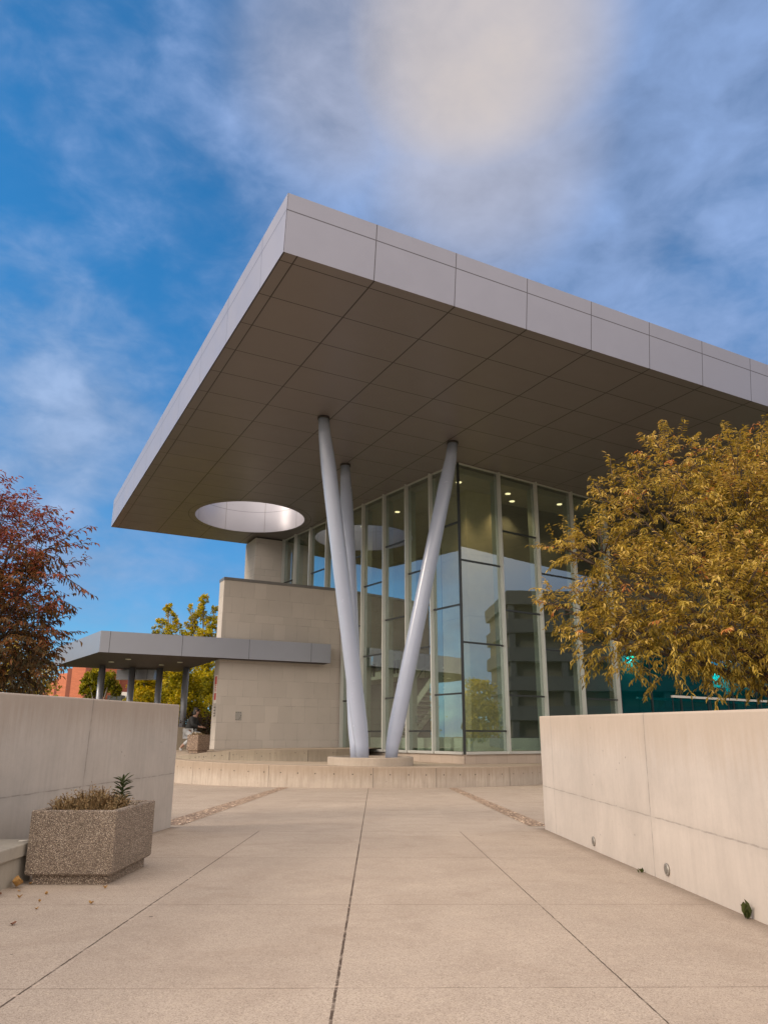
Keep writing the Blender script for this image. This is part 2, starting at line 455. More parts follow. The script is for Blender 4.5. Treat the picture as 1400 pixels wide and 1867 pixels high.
M['int_ceil'] = simple('interior_ceiling', (.40, .355, .285), .8, 0, .06, 1)
M['int_floor'] = simple('interior_floor', (.22, .20, .16), .5)
M['int_white'] = simple('interior_white', (.62, .64, .52), .6)
M['lamp'] = emit('lamp_lens', (1, .80, .42), 2.2)
M['bark'] = simple('bark', (.085, .060, .045), .9, 0, .35, 14, .2, .8)
M['bark_pale'] = simple('pale_bark', (.22, .19, .16), .9, 0, .3, 10, .2, .6)
M['sign_red'] = simple('sign_red', (.50, .06, .05), .5)
M['sign_white'] = simple('sign_white', (.72, .68, .62), .5)
M['sign_ink'] = simple('sign_ink', (.12, .10, .09), .6)
M['steel'] = simple('galvanised_plate', (.34, .32, .29), .4, .5, .2, 20)
M['lens'] = simple('dirty_lens', (.17, .155, .14), .35, .1, .4, 30)

# ------------------------------------------------------------------ object helpers
def meta(o, label=None, cat=None, group=None, kind=None):
    if label: o['label'] = label
    if cat: o['category'] = cat
    if group: o['group'] = group
    if kind: o['kind'] = kind
    return o


def thing(name, label, cat, loc=(0, 0, 0), rotz=0, group=None):
    o = bpy.data.objects.new(name, None); COL.objects.link(o)
    o.empty_display_size = .2
    o.location = loc; o.rotation_euler = (0, 0, rotz)
    return meta(o, label, cat, group)


def link(name, bm, mats, parent=None, smooth=False):
    me = bpy.data.meshes.new(name)
    if smooth:
        for f in bm.faces: f.smooth = True
    bm.normal_update(); bm.to_mesh(me); bm.free()
    for m in (mats if isinstance(mats, (list, tuple)) else [mats]): me.materials.append(m)
    o = bpy.data.objects.new(name, me); COL.objects.link(o)
    if parent: o.parent = parent
    return o


def BM(): return bmesh.new()


def box(bm, x0, x1, y0, y1, z0, z1, mi=0, bev=0):
    vs = [bm.verts.new(p) for p in ((x0, y0, z0), (x1, y0, z0), (x1, y1, z0), (x0, y1, z0), (x0, y0, z1), (x1, y0, z1), (x1, y1, z1), (x0, y1, z1))]
    fs = [bm.faces.new([vs[i] for i in q]) for q in ((3, 2, 1, 0), (4, 5, 6, 7), (0, 1, 5, 4), (1, 2, 6, 5), (2, 3, 7, 6), (3, 0, 4, 7))]
    for f in fs: f.material_index = mi
    if bev:
        ed = list({e for f in fs for e in f.edges})
        bmesh.ops.bevel(bm, geom=ed, offset=bev, segments=2, affect='EDGES', profile=.5)
    return vs


def prism(bm, pts, z0, z1, mi=0, bev=0):
    """pts: plan polygon (counter-clockwise); z0, z1 numbers or lists per point"""
    n = len(pts)
    a = z0 if isinstance(z0, (list, tuple)) else [z0] * n
    b = z1 if isinstance(z1, (list, tuple)) else [z1] * n
    lo = [bm.verts.new((p[0], p[1], a[i])) for i, p in enumerate(pts)]
    hi = [bm.verts.new((p[0], p[1], b[i])) for i, p in enumerate(pts)]
    fs = [bm.faces.new(lo[::-1]), bm.faces.new(hi)]
    for i in range(n):
        j = (i + 1) % n
        fs.append(bm.faces.new((lo[i], lo[j], hi[j], hi[i])))
    for f in fs: f.material_index = mi
    if bev:
        ed = list({e for f in fs for e in f.edges})
        bmesh.ops.bevel(bm, geom=ed, offset=bev, segments=2, affect='EDGES', profile=.5)


def tube(bm, pts, rad, seg=12, mi=0, caps=True):
    pts = [Vector(p) for p in pts]
    rad = rad if isinstance(rad, (list, tuple)) else [rad] * len(pts)
    rings = []; prev = None
    for i, p in enumerate(pts):
        d = (pts[min(i + 1, len(pts) - 1)] - pts[max(i - 1, 0)]).normalized()
        if prev is None:
            a = d.orthogonal().normalized()
        else:
            a = (prev - d * prev.dot(d))
            a = a.normalized() if a.length > 1e-6 else d.orthogonal().normalized()
        prev = a; b = d.cross(a)
        rings.append([bm.verts.new(p + (a * math.cos(t) + b * math.sin(t)) * rad[i]) for t in [2 * math.pi * k / seg for k in range(seg)]])
    for r1, r2 in zip(rings, rings[1:]):
        for k in range(seg):
            f = bm.faces.new((r1[k], r1[(k + 1) % seg], r2[(k + 1) % seg], r2[k])); f.material_index = mi; f.smooth = True
    if caps:
        f = bm.faces.new(rings[0][::-1]); f.material_index = mi
        f = bm.faces.new(rings[-1]); f.material_index = mi


def disc(bm, c, n, r, seg=10, mi=0, thick=0.0):
    n = Vector(n).normalized(); a = n.orthogonal().normalized(); b = n.cross(a); c = Vector(c)
    top = [bm.verts.new(c + n * thick + (a * math.cos(t) + b * math.sin(t)) * r) for t in [2 * math.pi * k / seg for k in range(seg)]]
    f = bm.faces.new(top); f.material_index = mi
    if thick:
        lo = [bm.verts.new(v.co - n * thick) for v in top]
        for k in range(seg):
            f = bm.faces.new((lo[k], lo[(k + 1) % seg], top[(k + 1) % seg], top[k])); f.material_index = mi


SLOPE = .0216
def gz(x, y): return -SLOPE * min(max(y, -30), 34)

# ------------------------------------------------------------------ ground, paving
bm = BM()
xs = [-900, -300, -120, -60, -30, -16, 16, 30, 60, 120, 300, 900]
ys = [-900, -300, -100, -30, 0, 12, 24, 34, 60, 120, 300, 900]
vv = [[bm.verts.new((x, y, gz(x, y) - .012)) for x in xs] for y in ys]
for j in range(len(ys) - 1):
    for i in range(len(xs) - 1):
        bm.faces.new((vv[j][i], vv[j][i + 1], vv[j + 1][i + 1], vv[j + 1][i]))
meta(link('ground', bm, M['ground']), kind='structure')
bm = BM()
ys = [-12, -4, 0, 4, 8, 12, 18, 25, 34]
vv = [[bm.verts.new((x, y, gz(x, y) - .004)) for x in (-14, -6, 0, 6, 14)] for y in ys]
for j in range(len(ys) - 1):
    for i in range(4):
        bm.faces.new((vv[j][i], vv[j][i + 1], vv[j + 1][i + 1], vv[j + 1][i]))
meta(link('pavement', bm, M['paving']), kind='structure')
for (xa, xb, xc, xd) in ((-3.62, -3.16, -3.42, -3.10), (2.30, 2.62, 2.12, 2.40)):
    bm = BM()
    fs = []
    for k in range(7):
        t = k / 6; y = 12.3 + 13 * t
        fs.append((bm.verts.new((xa + (xc - xa) * t, y, gz(0, y))), bm.verts.new((xb + (xd - xb) * t, y, gz(0, y)))))
    for a, b in zip(fs, fs[1:]): bm.faces.new((a[0], a[1], b[1], b[0]))
    meta(link('gravel_strip', bm, M['gravel']), kind='structure')

# ------------------------------------------------------------------ flanking concrete walls
def wall_mesh(p0, p1, thick, top0, top1, side):
    """p0 far end, p1 near end of the visible face; body goes to the given side (+1 right, -1 left)"""
    p0 = Vector(p0); p1 = Vector(p1); d = (p1 - p0).normalized()
    n = Vector((-d.y, d.x)) * (1 if side > 0 else -1)
    if (n.x > 0) != (side > 0): n = -n
    q = [p0, p1, p1 + n * thick, p0 + n * thick]
    if side < 0: q = q[::-1]; tops = [top0, top1, top1, top0][::-1]
    else: tops = [top0, top1, top1, top0]
    bm = BM()
    prism(bm, [(v.x, v.y) for v in q], [gz(0, v.y) - .25 for v in q], tops, 0, .018)
    return bm

rw = thing('concrete_wall', 'pale sunlit concrete wall with two round lights along the right side of the walk', 'wall', (2.45, 11.86, -.26))
def to_local(o, bm):
    bmesh.ops.translate(bm, verts=bm.verts, vec=-Vector(o.location))
P0, P1 = (2.45, 11.86), (2.70, 0.0)
bm = wall_mesh(P0, P1, .38, 1.405, 1.195, 1)
o = link('wall_body', bm, M['wall_right'])
o.parent = rw; o.matrix_parent_inverse = Matrix.Translation(-Vector(rw.location))
wd = (Vector(P1) - Vector(P0)).normalized(); wn_ = Vector((wd.y, -wd.x))
if wn_.x > 0: wn_ = -wn_
for (yy, zz) in ((9.319, -.100), (7.102, -.050)):
    t = (11.86 - yy) / 11.86
    px = 2.45 + .25 * t
    n3 = Vector((wn_.x, wn_.y, 0))
    bm = BM()
    c = Vector((px, yy, zz))
    tube(bm, [c + n3 * .001, c + n3 * .016, c + n3 * .018], [.052, .052, .046], 20)
    q = link('recessed_light', bm, M['steel']); q.parent = rw; q.matrix_parent_inverse = Matrix.Translation(-Vector(rw.location))
    bm = BM(); tube(bm, [c + n3 * .0185, c + n3 * .022], [.034, .028], 16)
    k = link('lens', bm, M['lens']); k.parent = q

lw = thing('concrete_wall', 'grey shaded concrete wall behind the near planter on the left of the walk', 'wall', (-3.24, 11.95, -.26))
bm = wall_mesh((-3.24, 11.95), (-4.09, 0.0), .38, 1.567, 1.37, -1)
o = link('wall_body', bm, M['wall_left']); o.parent = lw; o.matrix_parent_inverse = Matrix.Translation(-Vector(lw.location))

# ------------------------------------------------------------------ round plinth in front of the building
CX, CY, RO = -.9, 33.4, 8.2
def ring_pt(a, r): return (CX + r * math.sin(a), CY - r * math.cos(a))
def ptop(x): return .115 - .012 * (x + .5)
bm = BM()
N = 72; A0, A1 = R_(-100), R_(82)
prof = []
for k in range(N + 1):
    a = A0 + (A1 - A0) * k / N
    o1 = ring_pt(a, RO); i1 = ring_pt(a, RO - .42); o2 = ring_pt(a, RO - .02); i2 = ring_pt(a, RO - .40)
    zt = ptop(o1[0])
    prof.append([bm.verts.new((*o1, -.95)), bm.verts.new((*o1, zt - .02)), bm.verts.new((*o2, zt)), bm.verts.new((*i2, zt)), bm.verts.new((*i1, zt - .02)), bm.verts.new((*i1, -.95))])
for p, q in zip(prof, prof[1:]):
    for j in range(5): bm.faces.new((p[j], q[j], q[j + 1], p[j + 1]))
bm.faces.new(prof[0]); bm.faces.new(prof[-1][::-1])
a = A0
k = 0
while a < A1:
    c = ring_pt(a, RO + .003); n = (math.sin(a), -math.cos(a), 0)
    disc(bm, (*c, ptop(c[0]) - .245), n, .021, 8, 1)
    a += .62 / RO * (.97 + .06 * ((k * 37) % 10) / 10); k += 1
for a in (R_(-47), R_(-21), R_(4), R_(19), R_(41)):     # pour joints
    c = Vector((*ring_pt(a, RO + .002), 0)); t = Vector((math.cos(a), math.sin(a), 0)) * .006
    z1 = ptop(c.x) - .03
    f = bm.faces.new([bm.verts.new(v) for v in ((c.x - t.x, c.y - t.y, -.62), (c.x + t.x, c.y + t.y, -.62), (c.x + t.x, c.y + t.y, z1), (c.x - t.x, c.y - t.y, z1))]); f.material_index = 1
meta(link('round_wall', bm, [M['ring'], M['hole']]), 'low curved concrete wall with a row of tie holes round the plinth below the slanted columns', 'wall')
bm = BM()
cv = bm.verts.new((CX, CY, .06))
rim = []
for k in range(N + 1):
    a = A0 + (A1 - A0) * k / N; p = ring_pt(a, RO - .42); rim.append(bm.verts.new((*p, ptop(p[0]) - .03)))
for p, q in zip(rim, rim[1:]): bm.faces.new((cv, p, q))
meta(link('plinth_paving', bm, M['plinth']), kind='structure')

# inner ramp wall and the terrace behind it
ip = [(-9.4, 31.6, .22), (-8.45, 30.95, .27), (-7.8, 30.6, .34), (-7.0, 30.4, .43), (-6.1, 30.25, .50), (-5.1, 30.2, .54), (-4.1, 30.25, .56), (-3.0, 30.45, .575), (-1.9, 30.9, .58), (-1.1, 31.6, .58)]
bm = BM(); prof = []
for i, (x, y, z) in enumerate(ip):
    prof.append([bm.verts.new(v) for v in ((x, y, -.4), (x, y, z), (x + .02, y + .3, z), (x + .02, y + .3, -.4))])
for p, q in zip(prof, prof[1:]):
    for j in range(3): bm.faces.new((p[j], q[j], q[j + 1], p[j + 1]))
bm.faces.new(prof[0]); bm.faces.new(prof[-1][::-1])
rng = random.Random(4)
for i in range(26):
    t = rng.uniform(0.5, 8.4); k = int(t); f = t - k
    A, B = Vector(ip[k]), Vector(ip[k + 1]); c = A.lerp(B, f); n = Vector(((B - A).y, -(B - A).x, 0)).normalized()
    disc(bm, (c.x + n.x * .003, c.y + n.y * .003, c.z - rng.choice((.13, .13, .15, .24))), n, rng.uniform(.012, .024), 7, 1)
for i in (4, 7):
    c = Vector(ip[i]); box(bm, c.x - .008, c.x + .008, c.y - .006, c.y + .01, 0, c.z - .03, 1)
meta(link('ramp_wall', bm, [M['ring_dark'], M['hole']]), 'low darker concrete wall curving in front of the limestone wall behind the round plinth', 'wall')
bm = BM()
fr = [bm.verts.new((x + .02, y + .3, z - .02)) for x, y, z in ip]
bk = [bm.verts.new((x * 1.0 - 10 + i * 1.6, 52, .5)) for i, (x, y, z) in enumerate(ip)]
for i in range(len(ip) - 1): bm.faces.new((fr[i], fr[i + 1], bk[i + 1], bk[i]))
meta(link('terrace', bm, M['plinth']), kind='structure')
# ------------------------------------------------------------------ building (local axes: X along the right facade, Y along the left one)
YAW = R_(27.93)
cY, sY = math.cos(YAW), math.sin(YAW)
def W(R, L, z=0): return Vector((R * cY - L * sY, R * sY + L * cY, z))
bld = thing('pavilion_building', 'glass and limestone building under a huge flat cantilevered metal roof with a round hole', 'building', (0, 0, 0), YAW)
ZS, ZT = 12.77, 14.39
R0, R1, L0, L1 = 5.14, 52.0, 15.11, 43.53
HC, HR = (11.68, 37.86), 2.98
LEAN = .17
# --- roof: soffit sheet with the hole, top, fascias
def holed(bm, z, flip):
    hb = 3.9; nseg = 64
    cx, cy = HC
    circ, sq = [], []
    for k in range(nseg):
        t = 2 * math.pi * k / nseg; c, s = math.cos(t), math.sin(t)
        m = max(abs(c), abs(s))
        circ.append(bm.verts.new((cx + HR * c, cy + HR * s, z)))
        sq.append(bm.verts.new((cx + hb * c / m, cy + hb * s / m, z)))
    fs = []
    for k in range(nseg):
        j = (k + 1) % nseg
        fs.append(bm.faces.new((circ[k], sq[k], sq[j], circ[j])))
    for (a, b, c, d) in ((R0, cx - hb, L0, L1), (cx + hb, R1, L0, L1), (cx - hb, cx + hb, L0, cy - hb), (cx - hb, cx + hb, cy + hb, L1)):
        fs.append(bm.faces.new([bm.verts.new(v) for v in ((a, c, z), (b, c, z), (b, d, z), (a, d, z))]))
    if flip: bmesh.ops.reverse_faces(bm, faces=fs)
roof = thing('roof_canopy', None, None); roof.parent = bld
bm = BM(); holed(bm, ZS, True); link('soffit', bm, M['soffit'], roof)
bm = BM(); holed(bm, ZT - .05, False); link('roof_deck', bm, M['coping'], roof)
bm = BM()   # right-hand fascia leans out towards the top
def quad(bm, *v, mi=0):
    f = bm.faces.new([bm.verts.new(p) for p in v]); f.material_index = mi; return f
quad(bm, (R0, L0, ZS), (R1, L0, ZS), (R1, L0 - LEAN, ZT), (R0, L0 - LEAN, ZT))
quad(bm, (R0, L0 - LEAN, ZT), (R1, L0 - LEAN, ZT), (R1, L0 + .3, ZT), (R0, L0 + .3, ZT))
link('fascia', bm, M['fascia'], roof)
bm = BM()
quad(bm, (R0, L1, ZS), (R0, L0, ZS), (R0, L0 - LEAN, ZT), (R0, L1, ZT))
quad(bm, (R0, L1, ZT), (R0, L0 - LEAN, ZT), (R0 + .3, L0 + .3, ZT), (R0 + .3, L1, ZT))
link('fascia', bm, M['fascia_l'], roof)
bm = BM()
quad(bm, (R1, L1, ZS), (R0, L1, ZS), (R0, L1, ZT), (R1, L1, ZT))
quad(bm, (R1, L0, ZS), (R1, L1, ZS), (R1, L1, ZT), (R1, L0 - LEAN, ZT))
link('fascia', bm, M['fascia_l'], roof)
bm = BM()
nseg = 96
r1_ = [bm.verts.new((HC[0] + HR * math.cos(2 * math.pi * k / nseg), HC[1] + HR * math.sin(2 * math.pi * k / nseg), ZS - .012)) for k in range(nseg)]
r2_ = [bm.verts.new((v.co.x, v.co.y, ZT + .42)) for v in r1_]
for k in range(nseg):
    j = (k + 1) % nseg
    f = bm.faces.new((r1_[k], r2_[k], r2_[j], r1_[j])); f.smooth = True
for k in range(0, nseg, 12):     # joints of the lining sheets
    t = 2 * math.pi * (k + 3) / nseg; c, s = math.cos(t), math.sin(t); r = HR - .004
    quad(bm, (HC[0] + r * c - .012 * s * -1, HC[1] + r * s - .012 * c, ZS), (HC[0] + r * c - .012 * s, HC[1] + r * s + .012 * c, ZS), (HC[0] + r * c - .012 * s, HC[1] + r * s + .012 * c, ZT + .4), (HC[0] + r * c + .012 * s, HC[1] + r * s - .012 * c, ZT + .4), mi=1)
link('oculus_lining', bm, [M['oculus'], M['coping']], roof)
bm = BM()   # joint ring round the hole
a_, b_ = [], []
for k in range(nseg):
    t = 2 * math.pi * k / nseg
    a_.append(bm.verts.new((HC[0] + 3.32 * math.cos(t), HC[1] + 3.32 * math.sin(t), ZS - .004)))
    b_.append(bm.verts.new((HC[0] + 3.345 * math.cos(t), HC[1] + 3.345 * math.sin(t), ZS - .004)))
for k in range(nseg):
    j = (k + 1) % nseg; bm.faces.new((a_[k], a_[j], b_[j], b_[k]))
link('joint_ring', bm, M['strut_dark'], roof)

# --- tripod of slanted steel columns on the round pedestal
PC = W(0, 0); pcx, pcy = -.47, 28.0
Wi = lambda x, y, z: Vector((x * cY + y * sY, -x * sY + y * cY, z))
tops = [(-2.34, 25.57), (-1.75, 30.69), (2.87, 28.0)]
foots = [(-.70, 27.55), (-.98, 28.35), (.22, 28.0)]
for (tx, ty), (fx, fy) in zip(tops, foots):
    a = Wi(fx, fy, .22); b = Wi(tx, ty, ZS - .03)
    d = b - a
    bm = BM()
    ts = [0, .045, .075, .11, .5, .845, .89, .945, 1.0]
    rs = [.225, .245, .275, .292, .292, .286, .268, .235, .20]
    # both ends bend towards the vertical
    pts = []
    for t in ts:
        p = a + d * t
        pts.append(p)
    pts[0] = pts[1] + (pts[0] - pts[1]) * .5 + Vector((0, 0, (pts[0] - pts[1]).z * .5))
    pts[-1] = pts[-2] + Vector(((b - pts[-2]).x * .55, (b - pts[-2]).y * .55, (b - pts[-2]).z))
    tube(bm, pts, rs, 28)
    col = link('slanted_column', bm, M['strut'], bld)
    bm = BM(); tube(bm, [pts[-1] + Vector((0, 0, -.05)), pts[-1] + Vector((0, 0, .03))], [.235, .235], 24)
    link('cap', bm, M['strut_dark'], col)

# --- curtain wall
GC = (17.05, 25.26); GLe = (15.06, 41.37); GRe = (26.62, 26.34)
GZ0 = .50; SILL = .12
ZA, ZB = (2.78, 6.43, 10.03), (1.30, 4.86, 8.36)
bayL = [25.26, 27.07, 28.89, 30.71, 32.57, 34.38, 36.19, 38.05, 39.83, 41.37]
bayR = [17.05, 19.36, 21.70, 24.15, 26.62]
def facade(P, Q, marks, par, key, odd_first):
    P = Vector(P); Q = Vector(Q); d = (Q - P).normalized(); L = (Q - P).length
    n = Vector((d.y, -d.x))
    # outward normal: away from the inside of the building
    inside = Vector((22, 34))
    if n.dot(inside - P) > 0: n = -n
    ang = math.atan2(d.y, d.x)
    ts = [(m - marks[0]) / (marks[-1] - marks[0]) * L for m in marks]
    def at(t, off=0): v = P + d * t + n * off; return (v.x, v.y)
    def slab(bm, t0, t1, o0, o1, z0, z1, mi=0):
        q = [at(t0, o0), at(t1, o0), at(t1, o1), at(t0, o1)]
        if (Vector(q[1]) - Vector(q[0])).cross(Vector(q[2]) - Vector(q[1])) < 0: q = q[::-1]
        prism(bm, q, z0, z1, mi)
    for i in range(len(ts) - 1):
        t0, t1 = ts[i] + .045, ts[i + 1] - .045
        bm = BM(); slab(bm, t0, t1, -.012, .012, GZ0, ZS - .07)
        pane = link('glass_pane', bm, M['glass'], par)
        zs = ZA if (i % 2 == 0) != odd_first else ZB
        for z in zs:
            bm = BM(); slab(bm, t0 + .002, t1 - .002, -.05, .045, z - .036, z + .036)
            link('transom', bm, M['transom'], pane)
    for i, t in enumerate(ts):
        if i == 0: continue
        bm = BM()
        slab(bm, t - .035, t + .035, .0, .19, GZ0 - .10, ZS - .015)
        o = link('mullion', bm, M['mullion'], par)
        bm = BM(); slab(bm, t - .045, t + .045, -.42, -.013, GZ0, ZS - .30)
        link('inner_fin', bm, M['mull_in'], o)
    bm = BM(); slab(bm, .03, L - .04, -.06, .12, GZ0 - .11, GZ0 - .002); link('sill', bm, M['mullion'], par)
    bm = BM(); slab(bm, .03, L - .04, -.05, .06, ZS - .068, ZS - .012); link('head_rail', bm, M['mullion'], par)
    bm = BM(); slab(bm, .0, L, -.35, .02, -.9, GZ0 - .112); link('base_wall', bm, M['base'], par)
    bm = BM(); slab(bm, .5, L - .3, -1.25, -.75, GZ0, GZ0 + .52); link('radiator_bench', bm, M['int_white'], par)
facade(GC, GLe, bayL, bld, 'L', False)
facade(GC, GRe, bayR, bld, 'R', True)
bm = BM(); box(bm, GC[0] - .04, GC[0] + .05, GC[1] - .04, GC[1] + .05, GZ0 - .10, ZS - .02)
link('corner_mullion', bm, M['transom'], bld)

# --- interior
bm = BM()
prism(bm, [(17.35, 25.6), (26.5, 26.65), (50, 27.6), (50, 43), (15.4, 43), (15.35, 41.2)], GZ0 - .35, GZ0 - .02)
link('interior_floor', bm, M['int_floor'], bld)
bm = BM()
prism(bm, [(17.35, 25.6), (26.5, 26.65), (50, 29.5), (50, 43), (15.4, 43), (15.35, 41.2)], 12.42, 12.7)
link('interior_ceiling', bm, M['int_ceil'], bld)
bm = BM(); box(bm, 18.9, 20.9, 27.4, 29.6, GZ0 - .02, 12.42); link('core_pier', bm, M['int_wall'], bld)
bm = BM(); box(bm, 20.9, 36, 28.3, 28.7, GZ0 - .02, 12.42); link('core_wall', bm, M['int_dark'], bld)
bm = BM(); box(bm, 24.0, 24.4, 29.2, 43, GZ0 - .02, 12.42); link('core_wall', bm, M['int_dark'], bld)
bm = BM(); box(bm, 15.9, 23.9, 42.0, 42.4, GZ0 - .02, 12.42); link('core_wall', bm, M['int_wall'], bld)
bm = BM(); box(bm, 18.6, 23.9, 33.2, 41.9, 4.05, 4.45); mz = link('mezzanine', bm, M['int_white'], bld)
bm = BM()
box(bm, 18.6, 18.63, 33.2, 41.9, 4.5, 5.45)
link('glass_guard', bm, M['glass'], mz)
for k in range(7):
    for y0 in (33.4 + 1.35 * k, 33.75 + 1.35 * k):
        bm = BM(); box(bm, 18.52, 18.60, y0, y0 + .12, 4.22, 4.9); link('guard_clamp', bm, M['transom'], mz)
bm = BM(); box(bm, 20.2, 23.9, 30.9, 41.9, GZ0, 4.04); link('core_wall', bm, M['int_dark'], bld)
# staircase that rises away from the pier
bm = BM()
for k in range(18):
    y = 29.75 + .30 * (17 - k); z = GZ0 + .21 * (k + 1)
    box(bm, 18.9, 20.1, y, y + .31, z - .06, z)
st = link('staircase', bm, M['int_white'], bld)
for sx_ in (18.86, 20.1):
    bm = BM()
    pts = [(sx_, 35.1, GZ0 + .02), (sx_, 35.1, GZ0 + .42), (sx_, 29.75, GZ0 + 4.0), (sx_, 29.75, GZ0 + 3.6)]
    v1 = [bm.verts.new(p) for p in pts]; v2 = [bm.verts.new((p[0] + .05, p[1], p[2])) for p in pts]
    bm.faces.new(v1); bm.faces.new(v2[::-1])
    for i in range(4):
        j = (i + 1) % 4; bm.faces.new((v1[j], v1[i], v2[i], v2[j]))
    link('stringer', bm, M['int_white'], st)
    bm = BM(); tube(bm, [(sx_, 35.2, GZ0 + 1.2), (sx_, 29.8, GZ0 + 4.85)], .025, 8)
    for k in range(9):
        y = 35.0 - k * .63; z = GZ0 + .4 + k * .42
        tube(bm, [(sx_, y, z), (sx_, y, z + .9)], .012, 6)
    link('handrail', bm, M['transom'], st)
for (rr, ll) in ((18.0, 26.6), (21.0, 26.85), (24.3, 26.95), (17.75, 32.0), (21.9, 27.7), (17.4, 35.3), (17.2, 38.4)):
    bm = BM(); tube(bm, [(rr, ll, 12.40), (rr, ll, 12.425)], [.13, .13], 16)
    q = link('downlight', bm, M['lamp'], bld)
    ld = bpy.data.lights.new('downlight_lamp', 'SPOT'); ld.energy = 300; ld.color = (1, .72, .38); ld.spot_size = R_(95); ld.spot_blend = .7; ld.shadow_soft_size = .1
    lo = bpy.data.objects.new('downlight_lamp', ld); COL.objects.link(lo); lo.parent = q; lo.location = (rr, ll, 12.36)

# --- limestone wing wall and tower
sw = thing('stone_wall', None, None); sw.parent = bld
bm = BM(); box(bm, 9.51, 15.78, 34.50, 35.30, .47, 8.42); link('wall_face', bm, M['stone'], sw)
bm = BM(); box(bm, 9.49, 15.84, 34.46, 35.34, 8.421, 8.56); link('coping', bm, M['coping'], sw)
bm = BM(); box(bm, 9.62, 15.70, 34.58, 35.20, -.3, .468); link('reveal', bm, M['ring_dark'], sw)
bm = BM(); box(bm, 9.53, 10.25, 34.505, 34.575, .1, .466); link('base_block', bm, M['stone'], sw)
bm = BM(); box(bm, 10.42, 10.72, 34.485, 34.497, 1.78, 2.18); pl_ = link('access_plate', bm, M['steel'], sw)
for (x, z) in ((10.46, 2.14), (10.56, 2.145), (10.66, 2.14), (10.47, 1.81), (10.63, 1.88), (10.67, 1.93), (10.68, 2.0), (10.58, 1.83)):
    bm = BM(); disc(bm, (x, 34.484, z), (0, -1, 0), .022, 7); link('bolt', bm, M['sign_ink'], pl_)
bm = BM(); box(bm, 9.490, 9.505, 34.62, 35.02, 2.55, 3.85)
sg = link('wall_sign', bm, M['sign_white'], sw)
for z0, z1 in ((3.42, 3.80), (2.70, 3.02)):
    bm = BM(); box(bm, 9.484, 9.489, 34.66, 34.98, z0, z1); link('red_panel', bm, M['sign_red'], sg)
bm = BM()
for z in (3.10, 3.18, 3.26, 3.34): box(bm, 9.484, 9.489, 34.70, 34.94, z, z + .04)
link('sign_text', bm, M['sign_red'], sg)
bm = BM()
for (z0, z1) in ((1.95, 2.0), (2.07, 2.12), (2.2, 2.25), (2.34, 2.40)): box(bm, 9.498, 9.506, 34.66, 34.96, z0, z1)
box(bm, 9.498, 9.506, 34.66, 34.70, 2.0, 2.35); link('stencil_text', bm, M['sign_ink'], sw)
tw = thing('stone_tower', None, None); tw.parent = bld
bm = BM(); box(bm, 13.2, 14.98, 41.45, 43.4, .2, ZS - .10); link('wall_face', bm, M['stone'], tw)
bm = BM(); box(bm, 13.28, 14.9, 41.5, 43.3, ZS - .10, ZS - .005); link('reveal', bm, M['strut_dark'], tw)

# --- lower glazed wing beyond the tall curtain wall
wing = thing('storefront', None, None); wing.parent = bld
SFd = (Vector((40.08, 27.9)) - Vector((26.75, 26.36))).normalized()
def sfp(t, off=0): v = Vector((26.75, 26.36)) + SFd * t + Vector((SFd.y, -SFd.x)) * off; return (v.x, v.y)
def sfbox(name, t0, t1, o0, o1, z0, z1, mat, par):
    bm = BM(); q = [sfp(t0, o0), sfp(t1, o0), sfp(t1, o1), sfp(t0, o1)]
    if (Vector(q[1]) - Vector(q[0])).cross(Vector(q[2]) - Vector(q[1])) < 0: q = q[::-1]
    prism(bm, q, z0, z1); return link(name, bm, mat, par)
for k in range(10):
    t0 = .1 + k * 2.4
    sfbox('teal_pane', t0 + .05, t0 + 2.35, -.02, .0, .5, 5.2, M['teal'], wing)
    sfbox('frame', t0 - .04, t0 + .04, -.06, .05, .4, 12.6, M['transom'], wing)
sfbox('frame', .1, 24.2, -.3, .04, 5.22, 5.4, M['transom'], wing)
sfbox('upper_wall', .1, 24.2, -.35, .0, 5.42, 12.7, M['int_dark'], wing)
sfbox('base_wall', .1, 24.2, -.3, .02, -.9, .48, M['base'], wing)
for k in range(7):
    t0 = 1.3 + k * 2.5
    sfbox('inner_pier', t0, t0 + .8, -2.2, -1.8, .5, 3.9, M['int_dark'], wing)
sfbox('brightening_band', .2, 24, -2.6, -2.4, 3.6, 5.2, M['int_white'], wing)  # white board added behind the glass to brighten the top of the teal panes
sfbox('inner_back', .2, 24, -5.0, -4.8, .5, 5.2, M['int_dark'], wing)
for t0 in (3.0, 7.5, 12.0):  # lamps and their discs are added inside to brighten the teal glass
    q = sfbox('downlight', t0, t0 + .3, -1.6, -1.3, 5.12, 5.18, M['lamp'], wing)
    ld = bpy.data.lights.new('downlight_lamp', 'POINT'); ld.energy = 75; ld.color = (.95, 1, .95); ld.shadow_soft_size = .15
    lo = bpy.data.objects.new('downlight_lamp', ld); COL.objects.link(lo); lo.parent = q; lo.location = (*sfp(t0 + .15, -1.45), 5.0)
hr = sfbox('handrail', 2.7, 22, .95, 1.03, 2.95, 3.06, M['sign_white'], wing)
for k in range(12): sfbox('post', 2.75 + k * 1.6, 2.79 + k * 1.6, .96, 1.0, -.5, 2.97, M['transom'], hr)

